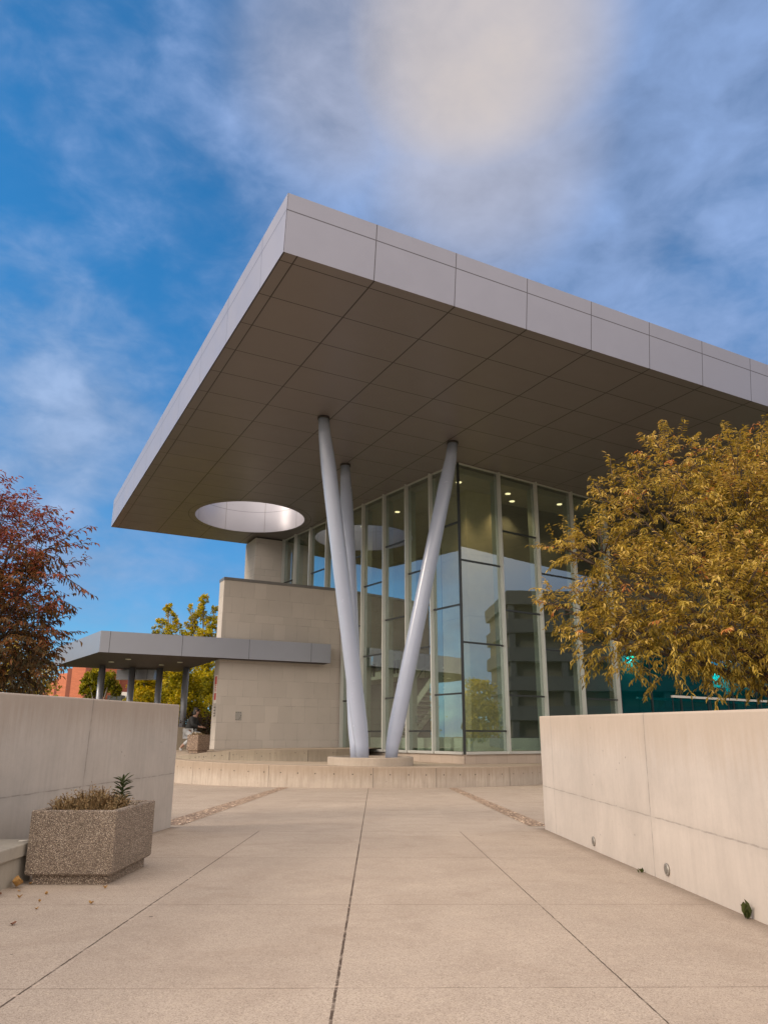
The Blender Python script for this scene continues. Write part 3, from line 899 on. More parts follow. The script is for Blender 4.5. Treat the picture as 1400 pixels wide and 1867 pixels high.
# round pedestal under the columns
bm = BM()
prof = []
seg = 72
for r, z in ((1.57, -.2), (1.57, .335), (1.545, .36), (1.40, .36), (1.375, .335), (1.375, .22)):
    prof.append([bm.verts.new((r * math.cos(2 * math.pi * k / seg), r * math.sin(2 * math.pi * k / seg), z)) for k in range(seg)])
for p, q in zip(prof, prof[1:]):
    for k in range(seg): bm.faces.new((p[k], p[(k + 1) % seg], q[(k + 1) % seg], q[k]))
bm.faces.new(prof[-1])
pd = link('column_pedestal', bm, M['ped']); pd.location = (-.47, 28.0, 0)
meta(pd, 'low round concrete drum that carries the feet of the slanted columns', 'pedestal')

# ------------------------------------------------------------------ entrance canopy on the left
cn = thing('entrance_canopy', 'low grey flat canopy on slim round posts at the left end of the limestone wall', 'canopy', (0, 0, 0), YAW)
ZC0, ZC1 = 4.57, 5.50
def edge(bm, p, q, z0, z1, slope=0): quad(bm, (*p, z0), (*q, z0), (*q, z1 + slope), (*p, z1))
bm = BM()
FP = [(4.05, 33.95), (14.84, 33.60), (14.84, 34.49), (9.48, 34.49), (9.48, 42.6), (2.9, 42.4)]
quad(bm, (*FP[0], ZC0), (*FP[1], ZC0), (*FP[1], ZC1), (*FP[0], ZC1))
quad(bm, (*FP[1], ZC0), (*FP[2], ZC0), (*FP[2], ZC1), (*FP[1], ZC1))
quad(bm, (*FP[2], ZC0), (*FP[3], ZC0), (*FP[3], ZC1), (*FP[2], ZC1))
quad(bm, (*FP[3], ZC0), (*FP[4], ZC0), (*FP[4], ZC1), (*FP[3], ZC1))
quad(bm, (*FP[4], ZC0), (*FP[5], ZC0), (*FP[5], ZC1), (*FP[4], ZC1))
quad(bm, (*FP[5], ZC0), (*FP[0], ZC0), (*FP[0], ZC1), (*FP[5], ZC1))
link('fascia', bm, M['canopy'], cn)
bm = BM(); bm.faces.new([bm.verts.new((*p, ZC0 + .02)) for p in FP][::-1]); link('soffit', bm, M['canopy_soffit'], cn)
bm = BM(); bm.faces.new([bm.verts.new((*p, ZC1 - .04)) for p in FP]); link('roof_deck', bm, M['coping'], cn)
for (rr, ll) in ((5.13, 40.9), (6.7, 41.3), (8.1, 41.1), (9.25, 40.0)):
    bm = BM(); tube(bm, [(rr, ll, .3), (rr, ll, ZC0 + .03)], .17, 16); link('post', bm, M['post'], cn)
for (rr, ll) in ((5.7, 36.6), (5.2, 38.4), (8.2, 36.9), (7.7, 38.8)):
    bm = BM(); tube(bm, [(rr, ll, ZC0 - .02), (rr, ll, ZC0 + .02)], .13, 14); link('downlight', bm, M['int_white'], cn)
bm = BM(); prism(bm, [(6.1, 42.6), (7.9, 41.6), (8.1, 41.9), (6.3, 42.95)], 4.02, 4.56); link('bulkhead', bm, M['canopy'], cn)
bm = BM(); v = [W(7.4, 40.2), W(9.4, 39.4), W(9.4, 39.8), W(7.4, 40.6)]
prism(bm, [(p.x, p.y) for p in v], .2, 1.5, 0, .02); meta(link('ledge_wall', bm, M['ring_dark']), 'low shaded concrete ledge at the foot of the rightmost canopy post', 'wall')

# ------------------------------------------------------------------ planters, bench
def planter_bm(w, d, h, th=.055):
    bm = BM()
    bmesh_pts = lambda k: [(-w / 2 + k, -d / 2 + k), (w / 2 - k, -d / 2 + k), (w / 2 - k, d / 2 - k), (-w / 2 + k, d / 2 - k)]
    loops = []
    for k, z in ((.012, .085), (0, .10), (0, h - .012), (.012, h), (th, h), (th + .008, h - .012), (th + .02, h - .16)):
        loops.append([bm.verts.new((*p, z)) for p in bmesh_pts(k)])
    for a, b in zip(loops, loops[1:]):
        for i in range(4): bm.faces.new((a[i], a[(i + 1) % 4], b[(i + 1) % 4], b[i]))
    bm.faces.new(loops[-1]); bm.faces.new(loops[0][::-1])
    return bm
def planter(name, label, loc, rz, w, d, h, mat, group):
    t = thing(name, label, 'planter', loc, rz, group)
    link('planter_box', planter_bm(w, d, h), mat, t)
    bm = BM(); box(bm, -w / 2 + .05, w / 2 - .05, -d / 2 + .05, d / 2 - .05, -.03, .09); link('plinth', bm, mat, t)
    bm = BM(); box(bm, -w / 2 + .08, w / 2 - .08, -d / 2 + .08, d / 2 - .08, h - .20, h - .105); link('soil', bm, M['soil'], t)
    return t
planter('stone_planter', 'large pebble-faced planter of dry stalks beside the left wall', (-2.72, 7.42, gz(0, 7.4) + .0), R_(0), .75, 1.12, .615, M['agg'], 'pebble-faced planters')
fp_ = planter('stone_planter', 'small distant pebble-faced planter at the left corner of the limestone wall', (-7.92, 32.55, .40), R_(56), .66, .66, .72, M['agg_far'], 'pebble-faced planters')

bench = thing('concrete_bench', 'concrete slab bench against the left wall, cut off by the picture edge', 'bench', (-3.3, 6.2, gz(0, 6.2)))
bm = BM(); box(bm, -.27, .17, -2.4, .95, .205, .315, 0, .012); link('seat_slab', bm, M['bench'], bench)
bm = BM(); box(bm, -.25, .14, -2.36, .92, -.04, .203); link('base', bm, M['bench'], bench)
bm = BM(); tube(bm, [(-3.235, 6.98, .185), (-3.16, 7.05, .187)], .006, 8)
o = link('white_pen', bm, M['sign_white']); meta(o, 'small white stick lying on the end of the concrete bench', 'litter')

# ------------------------------------------------------------------ foliage
def leaf_mesh(name, P, D, U, size, width, bend, tone, mat, parent, six=True):
    """P base points, D leaf axes, U upward-ish normals (N,3); leaves are folded along the midrib and droop at the tip"""
    P, D, U = (np.asarray(a, float) for a in (P, D, U))
    n = len(P)
    D = D / np.linalg.norm(D, axis=1, keepdims=True)
    S = np.cross(D, U); S /= np.maximum(np.linalg.norm(S, axis=1, keepdims=True), 1e-6)
    U = np.cross(S, D)
    s = size[:, None]; w = width[:, None] * .5; b = bend[:, None]
    if six:
        v = np.stack([P,
                      P + D * s * .38 + S * w + U * w * .35,
                      P + D * s * .38 - S * w + U * w * .35,
                      P + D * s * .40 - U * s * b * .12,
                      P + D * s * .74 + S * w * .72 - U * (s * b * .38 - w * .25),
                      P + D * s * .74 - S * w * .72 - U * (s * b * .38 - w * .25),
                      P + D * s * .97 - U * s * b], axis=1).reshape(-1, 3)
        fq = np.array([[0, 3, 1], [0, 2, 3], [1, 3, 4], [3, 2, 5], [4, 3, 6], [3, 5, 6]])
        k = 7
    else:
        v = np.stack([P, P + D * s * .5 + S * w, P + D * s - U * s * b, P + D * s * .5 - S * w], axis=1).reshape(-1, 3)
        fq = np.array([[0, 1, 2], [0, 2, 3]])
        k = 4
    f = (fq[None] + (np.arange(n) * k)[:, None, None]).reshape(-1, 3)
    me = bpy.data.meshes.new(name)
    me.vertices.add(len(v)); me.vertices.foreach_set('co', v.ravel())
    me.loops.add(f.size); me.loops.foreach_set('vertex_index', f.ravel().astype(np.int32))
    me.polygons.add(len(f)); me.polygons.foreach_set('loop_start', np.arange(0, f.size, 3, dtype=np.int32))
    me.update(calc_edges=True)
    at = me.attributes.new('leaf_tone', 'FLOAT', 'POINT')
    at.data.foreach_set('value', np.repeat(np.clip(tone, 0, 1), k).astype(np.float32))
    me.materials.append(mat)
    o = bpy.data.objects.new(name, me); COL.objects.link(o)
    if parent: o.parent = parent; o.matrix_parent_inverse = Matrix.Translation(-Vector(parent.location))
    return o


def grow(rs, base, lobes, trunk_r, n_limb=26, wig=.12):
    """trunk and limbs that run from the base into each lobe; returns bmesh and limb end points"""
    bm = BM()
    base = Vector(base)
    cen = sum((Vector(l[0]) for l in lobes), Vector()) / len(lobes)
    fork = base.lerp(Vector((base.x * .6 + cen.x * .4, base.y * .6 + cen.y * .4, cen.z)), .38)
    fork.z = base.z + (cen.z - base.z) * .48
    tube(bm, [base, base.lerp(fork, .5) + Vector((.03, .02, 0)), fork], [trunk_r, trunk_r * .85, trunk_r * .75], 12)
    for c, r in lobes:
        c = Vector(c)
        mid = fork.lerp(c, .5) + Vector((rs.uniform(-wig, wig), rs.uniform(-wig, wig), rs.uniform(0, wig * 1.5)))
        tube(bm, [fork, fork.lerp(mid, .5) + Vector((0, 0, .04)), mid, c], [trunk_r * .55, trunk_r * .42, trunk_r * .30, trunk_r * .12], 7)
        for k in range(n_limb // len(lobes) + 2):
            d = Vector((rs.gauss(0, 1), rs.gauss(0, 1), rs.gauss(.2, 1))).normalized() * r * rs.uniform(.6, .98)
            s = mid.lerp(c, rs.uniform(.2, 1))
            tube(bm, [s, s.lerp(c + d, .5) + Vector((0, 0, r * .10)), c + d], [trunk_r * .16, trunk_r * .10, trunk_r * .04], 5)
    return bm


def spray_tree(name, label, cat, base, lobes, seed, trunk_r, n_twig, per, leaf, wid, mat, tonefn, group=None, droop=.9, shell=.55, bark='bark', twiglen=.34, shoots=()):
    """crown of leafy twigs: leaves hang in two rows along every twig"""
    rs = random.Random(seed); nr = np.random.RandomState(seed)
    t = thing(name, label, cat, base, 0, group)
    bm = grow(rs, base, lobes, trunk_r)
    vol = np.array([r ** 2.2 for c, r in lobes]); vol /= vol.sum()
    P, D, U, S, Wd, B, T = [], [], [], [], [], [], []
    def twig(o, d, L, per, tone):
        p = o.copy(); d = d.normalized(); step = L / per
        path = [p.copy()]
        side = d.cross(Vector((0, 0, 1)))
        side = side.normalized() if side.length > .05 else Vector((1, 0, 0))
        for k in range(per):
            d = (d + Vector((0, 0, -droop * step * 2.2)) + Vector((rs.gauss(0, .10), rs.gauss(0, .10), rs.gauss(0, .10)))).normalized()
            p = p + d * step; path.append(p.copy())
            sg_ = 1 if k % 2 else -1
            ld = (d * rs.uniform(.3, .8) + side * sg_ * rs.uniform(.35, 1.0) + Vector((rs.gauss(0, .25), rs.gauss(0, .25), -rs.uniform(.1, .8) * droop))).normalized()
            P.append(p[:]); D.append(ld[:])
            u = Vector((rs.gauss(0, .35), rs.gauss(0, .35), 1)); U.append(u[:])
            z = leaf * rs.uniform(.65, 1.2); S.append(z); Wd.append(z * wid * rs.uniform(.8, 1.2)); B.append(rs.uniform(.05, .45)); T.append(tone + rs.gauss(0, .13))
        return path
    for k in range(n_twig):
        i = nr.choice(len(lobes), p=vol); c, r = lobes[i]; c = Vector(c)
        dr = Vector((rs.gauss(0, 1), rs.gauss(0, 1), rs.gauss(0, 1))).normalized()
        rad = r * (shell + (1 - shell) * rs.random() ** .6)
        o = c + Vector((dr.x * rad, dr.y * rad, dr.z * rad * .92))
        d = dr + Vector((0, 0, .45))
        path = twig(o, d, twiglen * rs.uniform(.6, 1.3), per, tonefn(rs, o, dr, c))
        if k % 3 == 0: tube(bm, [path[0] - d.normalized() * .12, path[0], path[len(path) // 2], path[-1]], [.006, .005, .004, .002], 4, 0, False)
    for (a, b, cnt) in shoots:       # longer shoots that break the outline
        a, b = Vector(a), Vector(b)
        tube(bm, [a, a.lerp(b, .5), b], [.012, .008, .003], 5)
        for k in range(cnt):
            q = a.lerp(b, (k + .5) / cnt); dr = Vector((rs.gauss(0, 1), rs.gauss(0, 1), .3)).normalized()
            twig(q, (b - a).normalized() * .9 + dr * .8, twiglen * .45, max(4, per // 2), tonefn(rs, q, dr, q))
    o = link('trunk', bm, M[bark]); o.parent = t; o.matrix_parent_inverse = Matrix.Translation(-Vector(base))
    leaf_mesh('crown', P, D, U, np.array(S), np.array(Wd), np.array(B), np.array(T), mat, t)
    return t


def cloud_tree(name, label, cat, base, blobs, seed, trunk_r, n, leaf, mat, group=None, bark='bark_pale', tone0=.5):
    """far tree: leaf-sized faces spread through many small clumps"""
    rs = random.Random(seed); nr = np.random.RandomState(seed)
    t = thing(name, label, cat, base, 0, group)
    bm = grow(rs, base, [(c, r) for c, r, *_ in blobs], trunk_r, 12)
    o = link('trunk', bm, M[bark]); o.parent = t; o.matrix_parent_inverse = Matrix.Translation(-Vector(base))
    vol = np.array([r ** 2.0 for c, r, *_ in blobs]); vol /= vol.sum()
    P, T = [], []
    nc = n // 26
    for k in range(nc):
        i = nr.choice(len(blobs), p=vol); c, r = blobs[i][:2]
        d = nr.normal(size=3); d /= np.linalg.norm(d)
        q = np.array(c) + d * r * (.35 + .65 * nr.rand() ** .5) * np.array([1, 1, 1.05])
        tt = tone0 + nr.normal() * .13 + .10 * (q[2] - c[2]) / r
        cs = r * .17
        P.append(q + nr.normal(size=(26, 3)) * cs * np.array([1, 1, .8])); T.append(tt + nr.normal(size=26) * .12)
    P = np.concatenate(P); T = np.concatenate(T); m = len(P)
    D = nr.normal(size=(m, 3)) + np.array([0, 0, -.35]); U = nr.normal(size=(m, 3)) * .6 + np.array([0, 0, 1])
    s = leaf * nr.uniform(.6, 1.25, m)
    leaf_mesh('crown', P, D, U, s, s * .75, nr.uniform(0, .3, m), T, mat, t, six=False)
    return t


def px(u, v, Y):
    """helper used while authoring: sight line at photo pixel (u, v) cut at distance Y"""
    d = fw * 1334.1 + rt * (u - 700) - up * (v - 980)
    return Vector((0, 0, EYE)) + d * (Y / d.y)

M['leaf_gold'] = leaf_mat('autumn_gold_leaf', [(0, (.085, .070, .010)), (.3, (.255, .180, .018)), (.55, (.50, .335, .045)), (.8, (.72, .51, .17)), (.93, (.55, .24, .06)), (1, (.50, .17, .04))], .32, .5)
M['leaf_red'] = leaf_mat('autumn_red_leaf', [(0, (.040, .030, .010)), (.3, (.12, .062, .016)), (.55, (.22, .078, .022)), (.8, (.30, .062, .042)), (1, (.34, .11, .09))], .28, .5)
M['leaf_ginkgo'] = leaf_mat('ginkgo_leaf', [(0, (.12, .13, .004)), (.35, (.36, .31, .006)), (.65, (.64, .49, .008)), (1, (.85, .50, .010))], .4, .6)
M['leaf_dark'] = leaf_mat('shrub_leaf', [(0, (.020, .022, .010)), (.5, (.055, .040, .016)), (1, (.12, .040, .025))], .25, .6)
M['leaf_green'] = leaf_mat('green_leaf', [(0, (.022, .035, .010)), (.5, (.050, .068, .016)), (1, (.085, .10, .03))], .2, .45)

# right tree, in a bed behind the right wall
def lob(lst, Y, k):
    return [(tuple(px(u, v, Y + dy)), r * Y / 1382.0) for (u, v, r, dy) in lst]
YR = 9.2
lobR = lob([(1340, 955, 125, .2), (1205, 935, 84, -.1), (1095, 1005, 60, .0), (1170, 1090, 92, -.3), (1310, 1105, 130, -.5), (1070, 1105, 52, .1), (1420, 900, 130, .5),
            (1225, 850, 62, .2), (1470, 1070, 180, .3), (1135, 915, 48, .3), (1115, 1165, 62, -.2), (1225, 1180, 66, -.4), (1345, 1178, 64, -.5), (1335, 855, 70, .6), (1030, 1000, 26, 0), (1015, 1105, 24, .1), (1440, 1200, 80, -.2), (1340, 1215, 34, -.4), (1400, 1215, 40, -.5), (1445, 1225, 45, -.4)], YR, 1)
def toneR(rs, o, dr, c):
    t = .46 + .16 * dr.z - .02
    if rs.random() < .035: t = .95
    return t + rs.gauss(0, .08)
shR = [(px(1170, 870, YR), px(1158, 832, YR), 6), (px(1345, 830, YR), px(1350, 785, YR), 7), (px(1060, 1010, YR), px(1010, 1030, YR), 6), (px(1130, 880, YR), px(1140, 848, YR), 5), (px(1060, 1140, YR), px(1020, 1150, YR), 6), (px(1222, 850, YR), px(1213, 772, YR + .1), 9), (px(1120, 900, YR), px(1112, 836, YR), 7), (px(1100, 910, YR), px(1084, 880, YR), 5), (px(1380, 830, YR), px(1394, 768, YR), 9), (px(1300, 830, YR), px(1312, 792, YR), 7),
       (px(1045, 1000, YR), px(990, 996, YR), 7), (px(1030, 1105, YR), px(976, 1096, YR), 8), (px(1075, 985, YR), px(1052, 962, YR), 5), (px(1290, 1230, YR - .4), px(1310, 1275, YR - .5), 6), (px(1150, 1200, YR - .3), px(1120, 1225, YR - .3), 5), (px(1260, 820, YR), px(1262, 796, YR), 5), (px(1390, 1230, YR - .2), px(1372, 1266, YR - .3), 5)]
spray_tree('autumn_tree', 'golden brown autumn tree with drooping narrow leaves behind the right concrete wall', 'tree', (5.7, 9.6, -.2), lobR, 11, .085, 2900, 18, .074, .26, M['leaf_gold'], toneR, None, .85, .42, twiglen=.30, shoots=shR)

# left tree behind the left wall
YL = 12.6
lobL = lob([(20, 985, 85, 0), (-70, 1040, 140, .3), (45, 1075, 66, -.2), (20, 1150, 85, -.3), (88, 1000, 28, .1), (45, 1215, 48, -.2), (-60, 1180, 130, 0), (-40, 930, 70, .2), (-20, 1240, 60, 0), (5, 1195, 78, .4), (40, 1130, 50, .5)], YL, 1)
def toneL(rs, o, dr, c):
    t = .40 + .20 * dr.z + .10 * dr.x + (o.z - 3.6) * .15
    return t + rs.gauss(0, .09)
shL = [(px(70, 1010, YL), px(160, 958, YL), 11), (px(90, 1000, YL), px(165, 990, YL), 8), (px(60, 940, YL), px(100, 930, YL), 7), (px(10, 930, YL), px(40, 900, YL), 6), (px(100, 1040, YL), px(162, 1080, YL), 9), (px(110, 1030, YL), px(158, 1020, YL), 6), (px(80, 1110, YL), px(110, 1110, YL), 6), (px(60, 1190, YL), px(92, 1195, YL), 6), (px(0, 920, YL), px(8, 896, YL), 4)]
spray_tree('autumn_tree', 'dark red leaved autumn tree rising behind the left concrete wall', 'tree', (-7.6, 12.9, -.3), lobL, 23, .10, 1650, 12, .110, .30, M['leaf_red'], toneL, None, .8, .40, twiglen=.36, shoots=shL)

# ginkgos and other trees beyond the canopy
def gk(u, top, Y, w, branches, label, seed, n, tone=.55, leaf=.16, bot=None, mat='leaf_ginkgo', name='ginkgo_tree'):
    k = Y / 1382.0
    base = px(u, 1345, Y); base.z = .0
    blobs = []
    for (du, dv, r) in branches: blobs.append((tuple(px(u + du, top + dv, Y + ((du * 7) % 11 - 5) * .12)), r * k * .88))
    cloud_tree(name, label, 'tree', tuple(base), blobs, seed, .16, n, leaf, M[mat], 'trees beyond the canopy', tone0=tone)
gk(372, 1080, 52, 40, [(0, 14, 11), (-3, 34, 13), (18, 30, 9), (-26, 28, 9), (-16, 46, 13), (10, 55, 17), (26, 62, 12), (-24, 66, 16), (0, 85, 24), (20, 100, 20), (-22, 105, 22), (0, 140, 30), (-20, 170, 28), (14, 180, 26)], 'tall yellow green ginkgo beside the limestone wall, its pointed tip above the canopy', 31, 12500, .46)
gk(308, 1098, 56, 40, [(0, 10, 9), (4, 24, 11), (-12, 36, 12), (14, 42, 12), (-22, 50, 11), (0, 52, 16), (24, 60, 12), (0, 80, 24), (-26, 90, 18), (22, 95, 18), (0, 130, 32), (-30, 160, 26), (26, 165, 26)], 'yellow green ginkgo with a pointed tip just left of the tallest one above the canopy', 32, 11500, .42)
gk(262, 1222, 47, 30, [(0, 12, 14), (-12, 30, 18), (14, 30, 20), (0, 55, 26), (22, 60, 18), (-22, 62, 15)], 'bushy yellow green tree seen below the canopy between its middle posts', 33, 10000, .50, .15)
gk(330, 1215, 45, 30, [(0, 15, 22), (-16, 42, 24), (18, 40, 24), (0, 70, 28), (24, 75, 20), (-22, 90, 20)], 'bushy yellow green tree seen below the canopy beside the rightmost post', 34, 11000, .42, .15)
gk(385, 1225, 50, 30, [(0, 15, 22), (-16, 42, 24), (18, 40, 24), (0, 70, 28), (0, 100, 26), (-22, 90, 20)], 'dark yellow green tree filling the gap between rightmost post and limestone wall', 36, 9000, .30, .15)
gk(178, 1222, 44, 30, [(0, 8, 13), (-16, 18, 13), (22, 18, 15), (6, 30, 18), (-24, 34, 10), (34, 36, 12), (-8, 48, 14)], 'small dark green tree in front of the red brick building', 35, 6500, .18, .15)
for i, (x, y, h) in enumerate(((-33, 52, 8.5), (-39, 47, 7.5), (-29, 58, 9), (-46, 60, 10))):
    cloud_tree('park_tree', ('round', 'low', 'slender', 'broad')[i] + ' autumn tree far left of the canopy, mirrored in the left glass facade', 'tree', (x, y, -.7),
               [((x, y, h * .60), 2.8), ((x + 1.5, y + .6, h * .42), 2.3), ((x - 1.4, y - .5, h * .44), 2.3), ((x + .3, y, h * .82), 1.7), ((x, y - 1, h * .24), 2.2)], 80 + i, .17, 4200, .34, M['leaf_ginkgo'] if i % 2 else M['leaf_gold'], 'trees mirrored in the left facade', tone0=.35)
for i, (u, v, Y, r, lab) in enumerate(((372, 1330, 38, 26, 'dark reddish shrub in the shade behind the seated person'), (352, 1322, 40, 22, 'dark shrub in the shade beside the rightmost canopy post'))):
    b = px(u, 1368, Y); c = px(u, v, Y); k = Y / 1382
    cloud_tree('shrub', lab, 'shrub', (b.x, b.y, .45), [(tuple(c), r * k), ((c.x - .4, c.y, c.z - .3), r * k * .8), ((c.x + .35, c.y + .1, c.z - .35), r * k * .85)], 40 + i, .05, 3200, .11, M['leaf_dark'], 'shaded shrubs')

# ------------------------------------------------------------------ brick building in the distance
def brick_mat(name, col):
    m, g, b, o, v = newmat(name)
    X, Y, Z = g.xyz(v)[0:3]
    bt = g.new('ShaderNodeTexBrick'); g.put(bt.inputs['Vector'], g.comb(g.math('ADD', X, Y), Z, 0))
    bt.inputs['Color1'].default_value = (*[k * .9 for k in col], 1); bt.inputs['Color2'].default_value = (*[k * 1.1 for k in col], 1)
    bt.inputs['Mortar'].default_value = (*[k * .8 for k in col], 1); bt.inputs['Scale'].default_value = 1
    bt.inputs['Mortar Size'].default_value = .012; bt.inputs['Brick Width'].default_value = .3; bt.inputs['Row Height'].default_value = .1
    g.put(b.inputs['Base Color'], g.mix(g.math('MULTIPLY', g.noise(v, .8, 4), .3), bt.outputs[0], tuple(k * .75 for k in col)))
    b.inputs['Roughness'].default_value = .9
    return m
M['brick'] = brick_mat('orange_brick', (.52, .165, .085))
M['brick_dark'] = brick_mat('dark_brick', (.20, .060, .035))
brk = thing('brick_building', 'orange red brick building stepping down in bays with dark brick strips, far left', 'building', (-40, 78, -.75))
def bpart(name, u0, u1, vtop, Y0, Y1, mat, parent=brk, z0=-1.0):
    a, b = px(u0, vtop, Y0), px(u1, vtop, Y1)
    zt = (a.z + b.z) / 2
    d = Vector((b.x - a.x, b.y - a.y)).normalized(); n = Vector((-d.y, d.x))
    q = [(a.x, a.y), (b.x, b.y), (b.x + n.x * 8, b.y + n.y * 8), (a.x + n.x * 8, a.y + n.y * 8)]
    bm = BM(); prism(bm, q, z0, zt)
    o = link(name, bm, mat); o.parent = parent; o.matrix_parent_inverse = Matrix.Translation(-Vector(parent.location)); return o
bpart('wall_bay', 133, 190, 1212, 80, 79, M['brick'])
bpart('brick_strip', 124, 134, 1219, 80.5, 80.2, M['brick_dark'])
bpart('wall_bay', 107, 125, 1228, 84, 83, M['brick'])
bpart('brick_strip', 101, 108, 1238, 84.6, 84.3, M['brick_dark'])
bpart('wall_bay', 89, 102, 1243, 88, 87, M['brick'])
bpart('brick_strip', 84, 90, 1250, 88.6, 88.3, M['brick_dark'])
bpart('wall_bay', 74, 85, 1254, 92, 91, M['brick'])
bpart('brick_strip', 157, 168, 1214, 78.8, 78.7, M['brick_dark'])
bpart('wall_bay', 189, 300, 1196, 82, 82, M['brick_dark'])
bpart('window_band', 205, 236, 1262, 80.2, 80, M['sign_white'])
bpart('window_band', 196, 222, 1268, 79.2, 79.1, M['transom'])

# ------------------------------------------------------------------ what the glass mirrors: the street behind the viewer on the right
M['conc_far'] = simple('parking_concrete', (.065, .07, .075), .9, 0, .15, .3)
pk = thing('parking_building', 'tall grey concrete building with open decks across the street, mirrored in the right glass facade', 'building', (72, 21, -.6), R_(-23))
for k in range(6):
    bm = BM(); box(bm, -8, 8, -4.5, 36, k * 3.5, k * 3.5 + 1.7); link('deck', bm, M['conc_far'], pk)
for k in range(8):
    bm = BM(); box(bm, -7.8, -7.2, -4.3 + k * 6.3, -3.6 + k * 6.3, 0, 19.2); link('pillar', bm, M['conc_far'], pk)
bm = BM(); box(bm, -6.5, 7.5, -4, 35.5, 0, 19); link('core', bm, M['int_dark'], pk)
for i, (x, y, h, r) in enumerate(((38, 16, 5.6, 2.3), (42, 8, 5.0, 2.2), (36, 22, 5.2, 2.2), (45, 1, 6, 2.4))):
    cloud_tree('street_tree', ('tall', 'short', 'middling', 'broad')[i] + ' autumn street tree across the road, mirrored in the right glass facade', 'tree', (x, y, -.7),
               [((x, y, h * .62), r), ((x + r * .5, y + .4, h * .5), r * .8), ((x - r * .4, y - .5, h * .52), r * .85), ((x, y + r * .4, h * .85), r * .6)], 60 + i, .16, 4200, .34, M['leaf_gold'] if i % 2 else M['leaf_ginkgo'], 'street trees mirrored in the glass', tone0=.35)

# ------------------------------------------------------------------ planting in the planters
M['dry'] = leaf_mat('dry_stalk', [(0, (.075, .045, .018)), (.4, (.17, .10, .042)), (.75, (.30, .19, .085)), (1, (.40, .29, .15))], .2, .8)
def dry_clump(name, label, c, rx, ry, h, n, seed, tone, group=None):
    nr = np.random.RandomState(seed)
    P, D, U, S, Wd, B, T = [], [], [], [], [], [], []
    for k in range(n):
        a = nr.rand() * 6.283; r = nr.rand() ** .5
        b = np.array([c[0] + rx * r * math.cos(a), c[1] + ry * r * math.sin(a), c[2]])
        lean = np.array([nr.normal() * .35 + .4 * r * math.cos(a), nr.normal() * .35 + .4 * r * math.sin(a), 1.0]); lean /= np.linalg.norm(lean)
        L = h * (1 - .35 * r) * nr.uniform(.45, 1.15)
        P.append(b); D.append(lean); U.append(nr.normal(size=3)); S.append(L); Wd.append(.0024); B.append(nr.uniform(0, .35)); T.append(tone + nr.normal() * .2)
        for j in range(15):      # seed heads and withered leaflets along the stalk
            t = nr.uniform(.25, 1.0)
            P.append(b + lean * L * t - U[-1] * 0); D.append(nr.normal(size=3) + np.array([0, 0, .5])); U.append(nr.normal(size=3)); S.append(nr.uniform(.012, .03)); Wd.append(nr.uniform(.005, .011)); B.append(.2); T.append(tone + nr.normal() * .25 + .1)
    o = leaf_mesh(name, P, D, U, np.array(S), np.array(Wd), np.array(B), np.array(T), M['dry'], None, six=False)
    return meta(o, label, 'plant', group)
ZP = gz(0, 7.4) + .51
dry_clump('dried_plant', 'brown withered plant clump filling the near pebble-faced planter', (-2.76, 7.35, ZP), .27, .42, .29, 520, 5, .70)
# lily with strap leaves
nr = np.random.RandomState(8)
lily = thing('lily_plant', 'green leafy lily stalk standing among the withered plants in the near planter', 'plant', (-2.55, 7.55, ZP))
bm = BM(); tube(bm, [(0, 0, 0), (.01, 0, .16), (.005, .01, .30), (-.03, .01, .36)], [.007, .006, .004, .0015], 6); o = link('stem', bm, M['leaf_green'], lily)
P, D, U = [], [], []
for k in range(46):
    t = k / 45; a = k * 2.4
    z = .05 + .26 * t
    P.append((0, 0, z)); e = .15 + 1.1 * t + nr.normal() * .15
    D.append((math.cos(a), math.sin(a), e)); U.append((-math.cos(a) * .4, -math.sin(a) * .4, 1))
P = np.array(P) + np.array(lily.location)
leaf_mesh('leaves', P, D, U, nr.uniform(.09, .135, 46), nr.uniform(.020, .028, 46), nr.uniform(.15, .4, 46), nr.uniform(.1, .9, 46), M['leaf_green'], lily)
fl = Vector(fp_.location)
dry_clump('dried_plant', 'orange brown withered plant heap in the small distant planter', (fl.x - .1, fl.y, fl.z + .60), .24, .24, .28, 260, 6, .75)
bm = BM(); box(bm, -.07, .07, -.04, .04, 0, .22, 0, .02); o = link('paper_bag', bm, M['sign_white']); o.location = (fl.x - .22, fl.y + .12, fl.z + .62); o.rotation_euler = (0, .35, .4)
meta(o, 'crumpled white paper bag resting on the small distant planter', 'bag')

# ------------------------------------------------------------------ litter, weeds
M['leaf_fall'] = simple('fallen_leaf', (.36, .20, .06), .7, 0, .4, 60)
M['leaf_fall2'] = simple('fallen_leaf_brown', (.17, .075, .045), .8, 0, .4, 60)
def curled(size, curl, seed):
    rs = random.Random(seed); bm = BM(); n = 6; rows = []
    for i in range(n + 1):
        t = i / n; w = size * .34 * math.sin(math.pi * min(1, t * .93 + .05)) ** .8
        x = size * (t - .5); z = curl * size * (abs(t - .5) * 2) ** 2 * .55
        rows.append([bm.verts.new((x, -w, z + curl * w * .9 * rs.uniform(.7, 1.2))), bm.verts.new((x, 0, z)), bm.verts.new((x, w, z + curl * w * .9 * rs.uniform(.7, 1.2)))])
    for a, b in zip(rows, rows[1:]):
        bm.faces.new((a[0], b[0], b[1], a[1])); bm.faces.new((a[1], b[1], b[2], a[2]))
    tube(bm, [(-size * .5, 0, curl * size * .5), (-size * .68, .004, curl * size * .35)], [.0018, .001], 4)
    bmesh.ops.translate(bm, verts=bm.verts, vec=(0, 0, .002))
    return bm
o = link('fallen_leaf', curled(.13, 1.0, 1), M['leaf_fall']); o.location = (-3.09, 6.72, gz(0, 6.7) + .004); o.rotation_euler = (.2, -.1, 2.2)
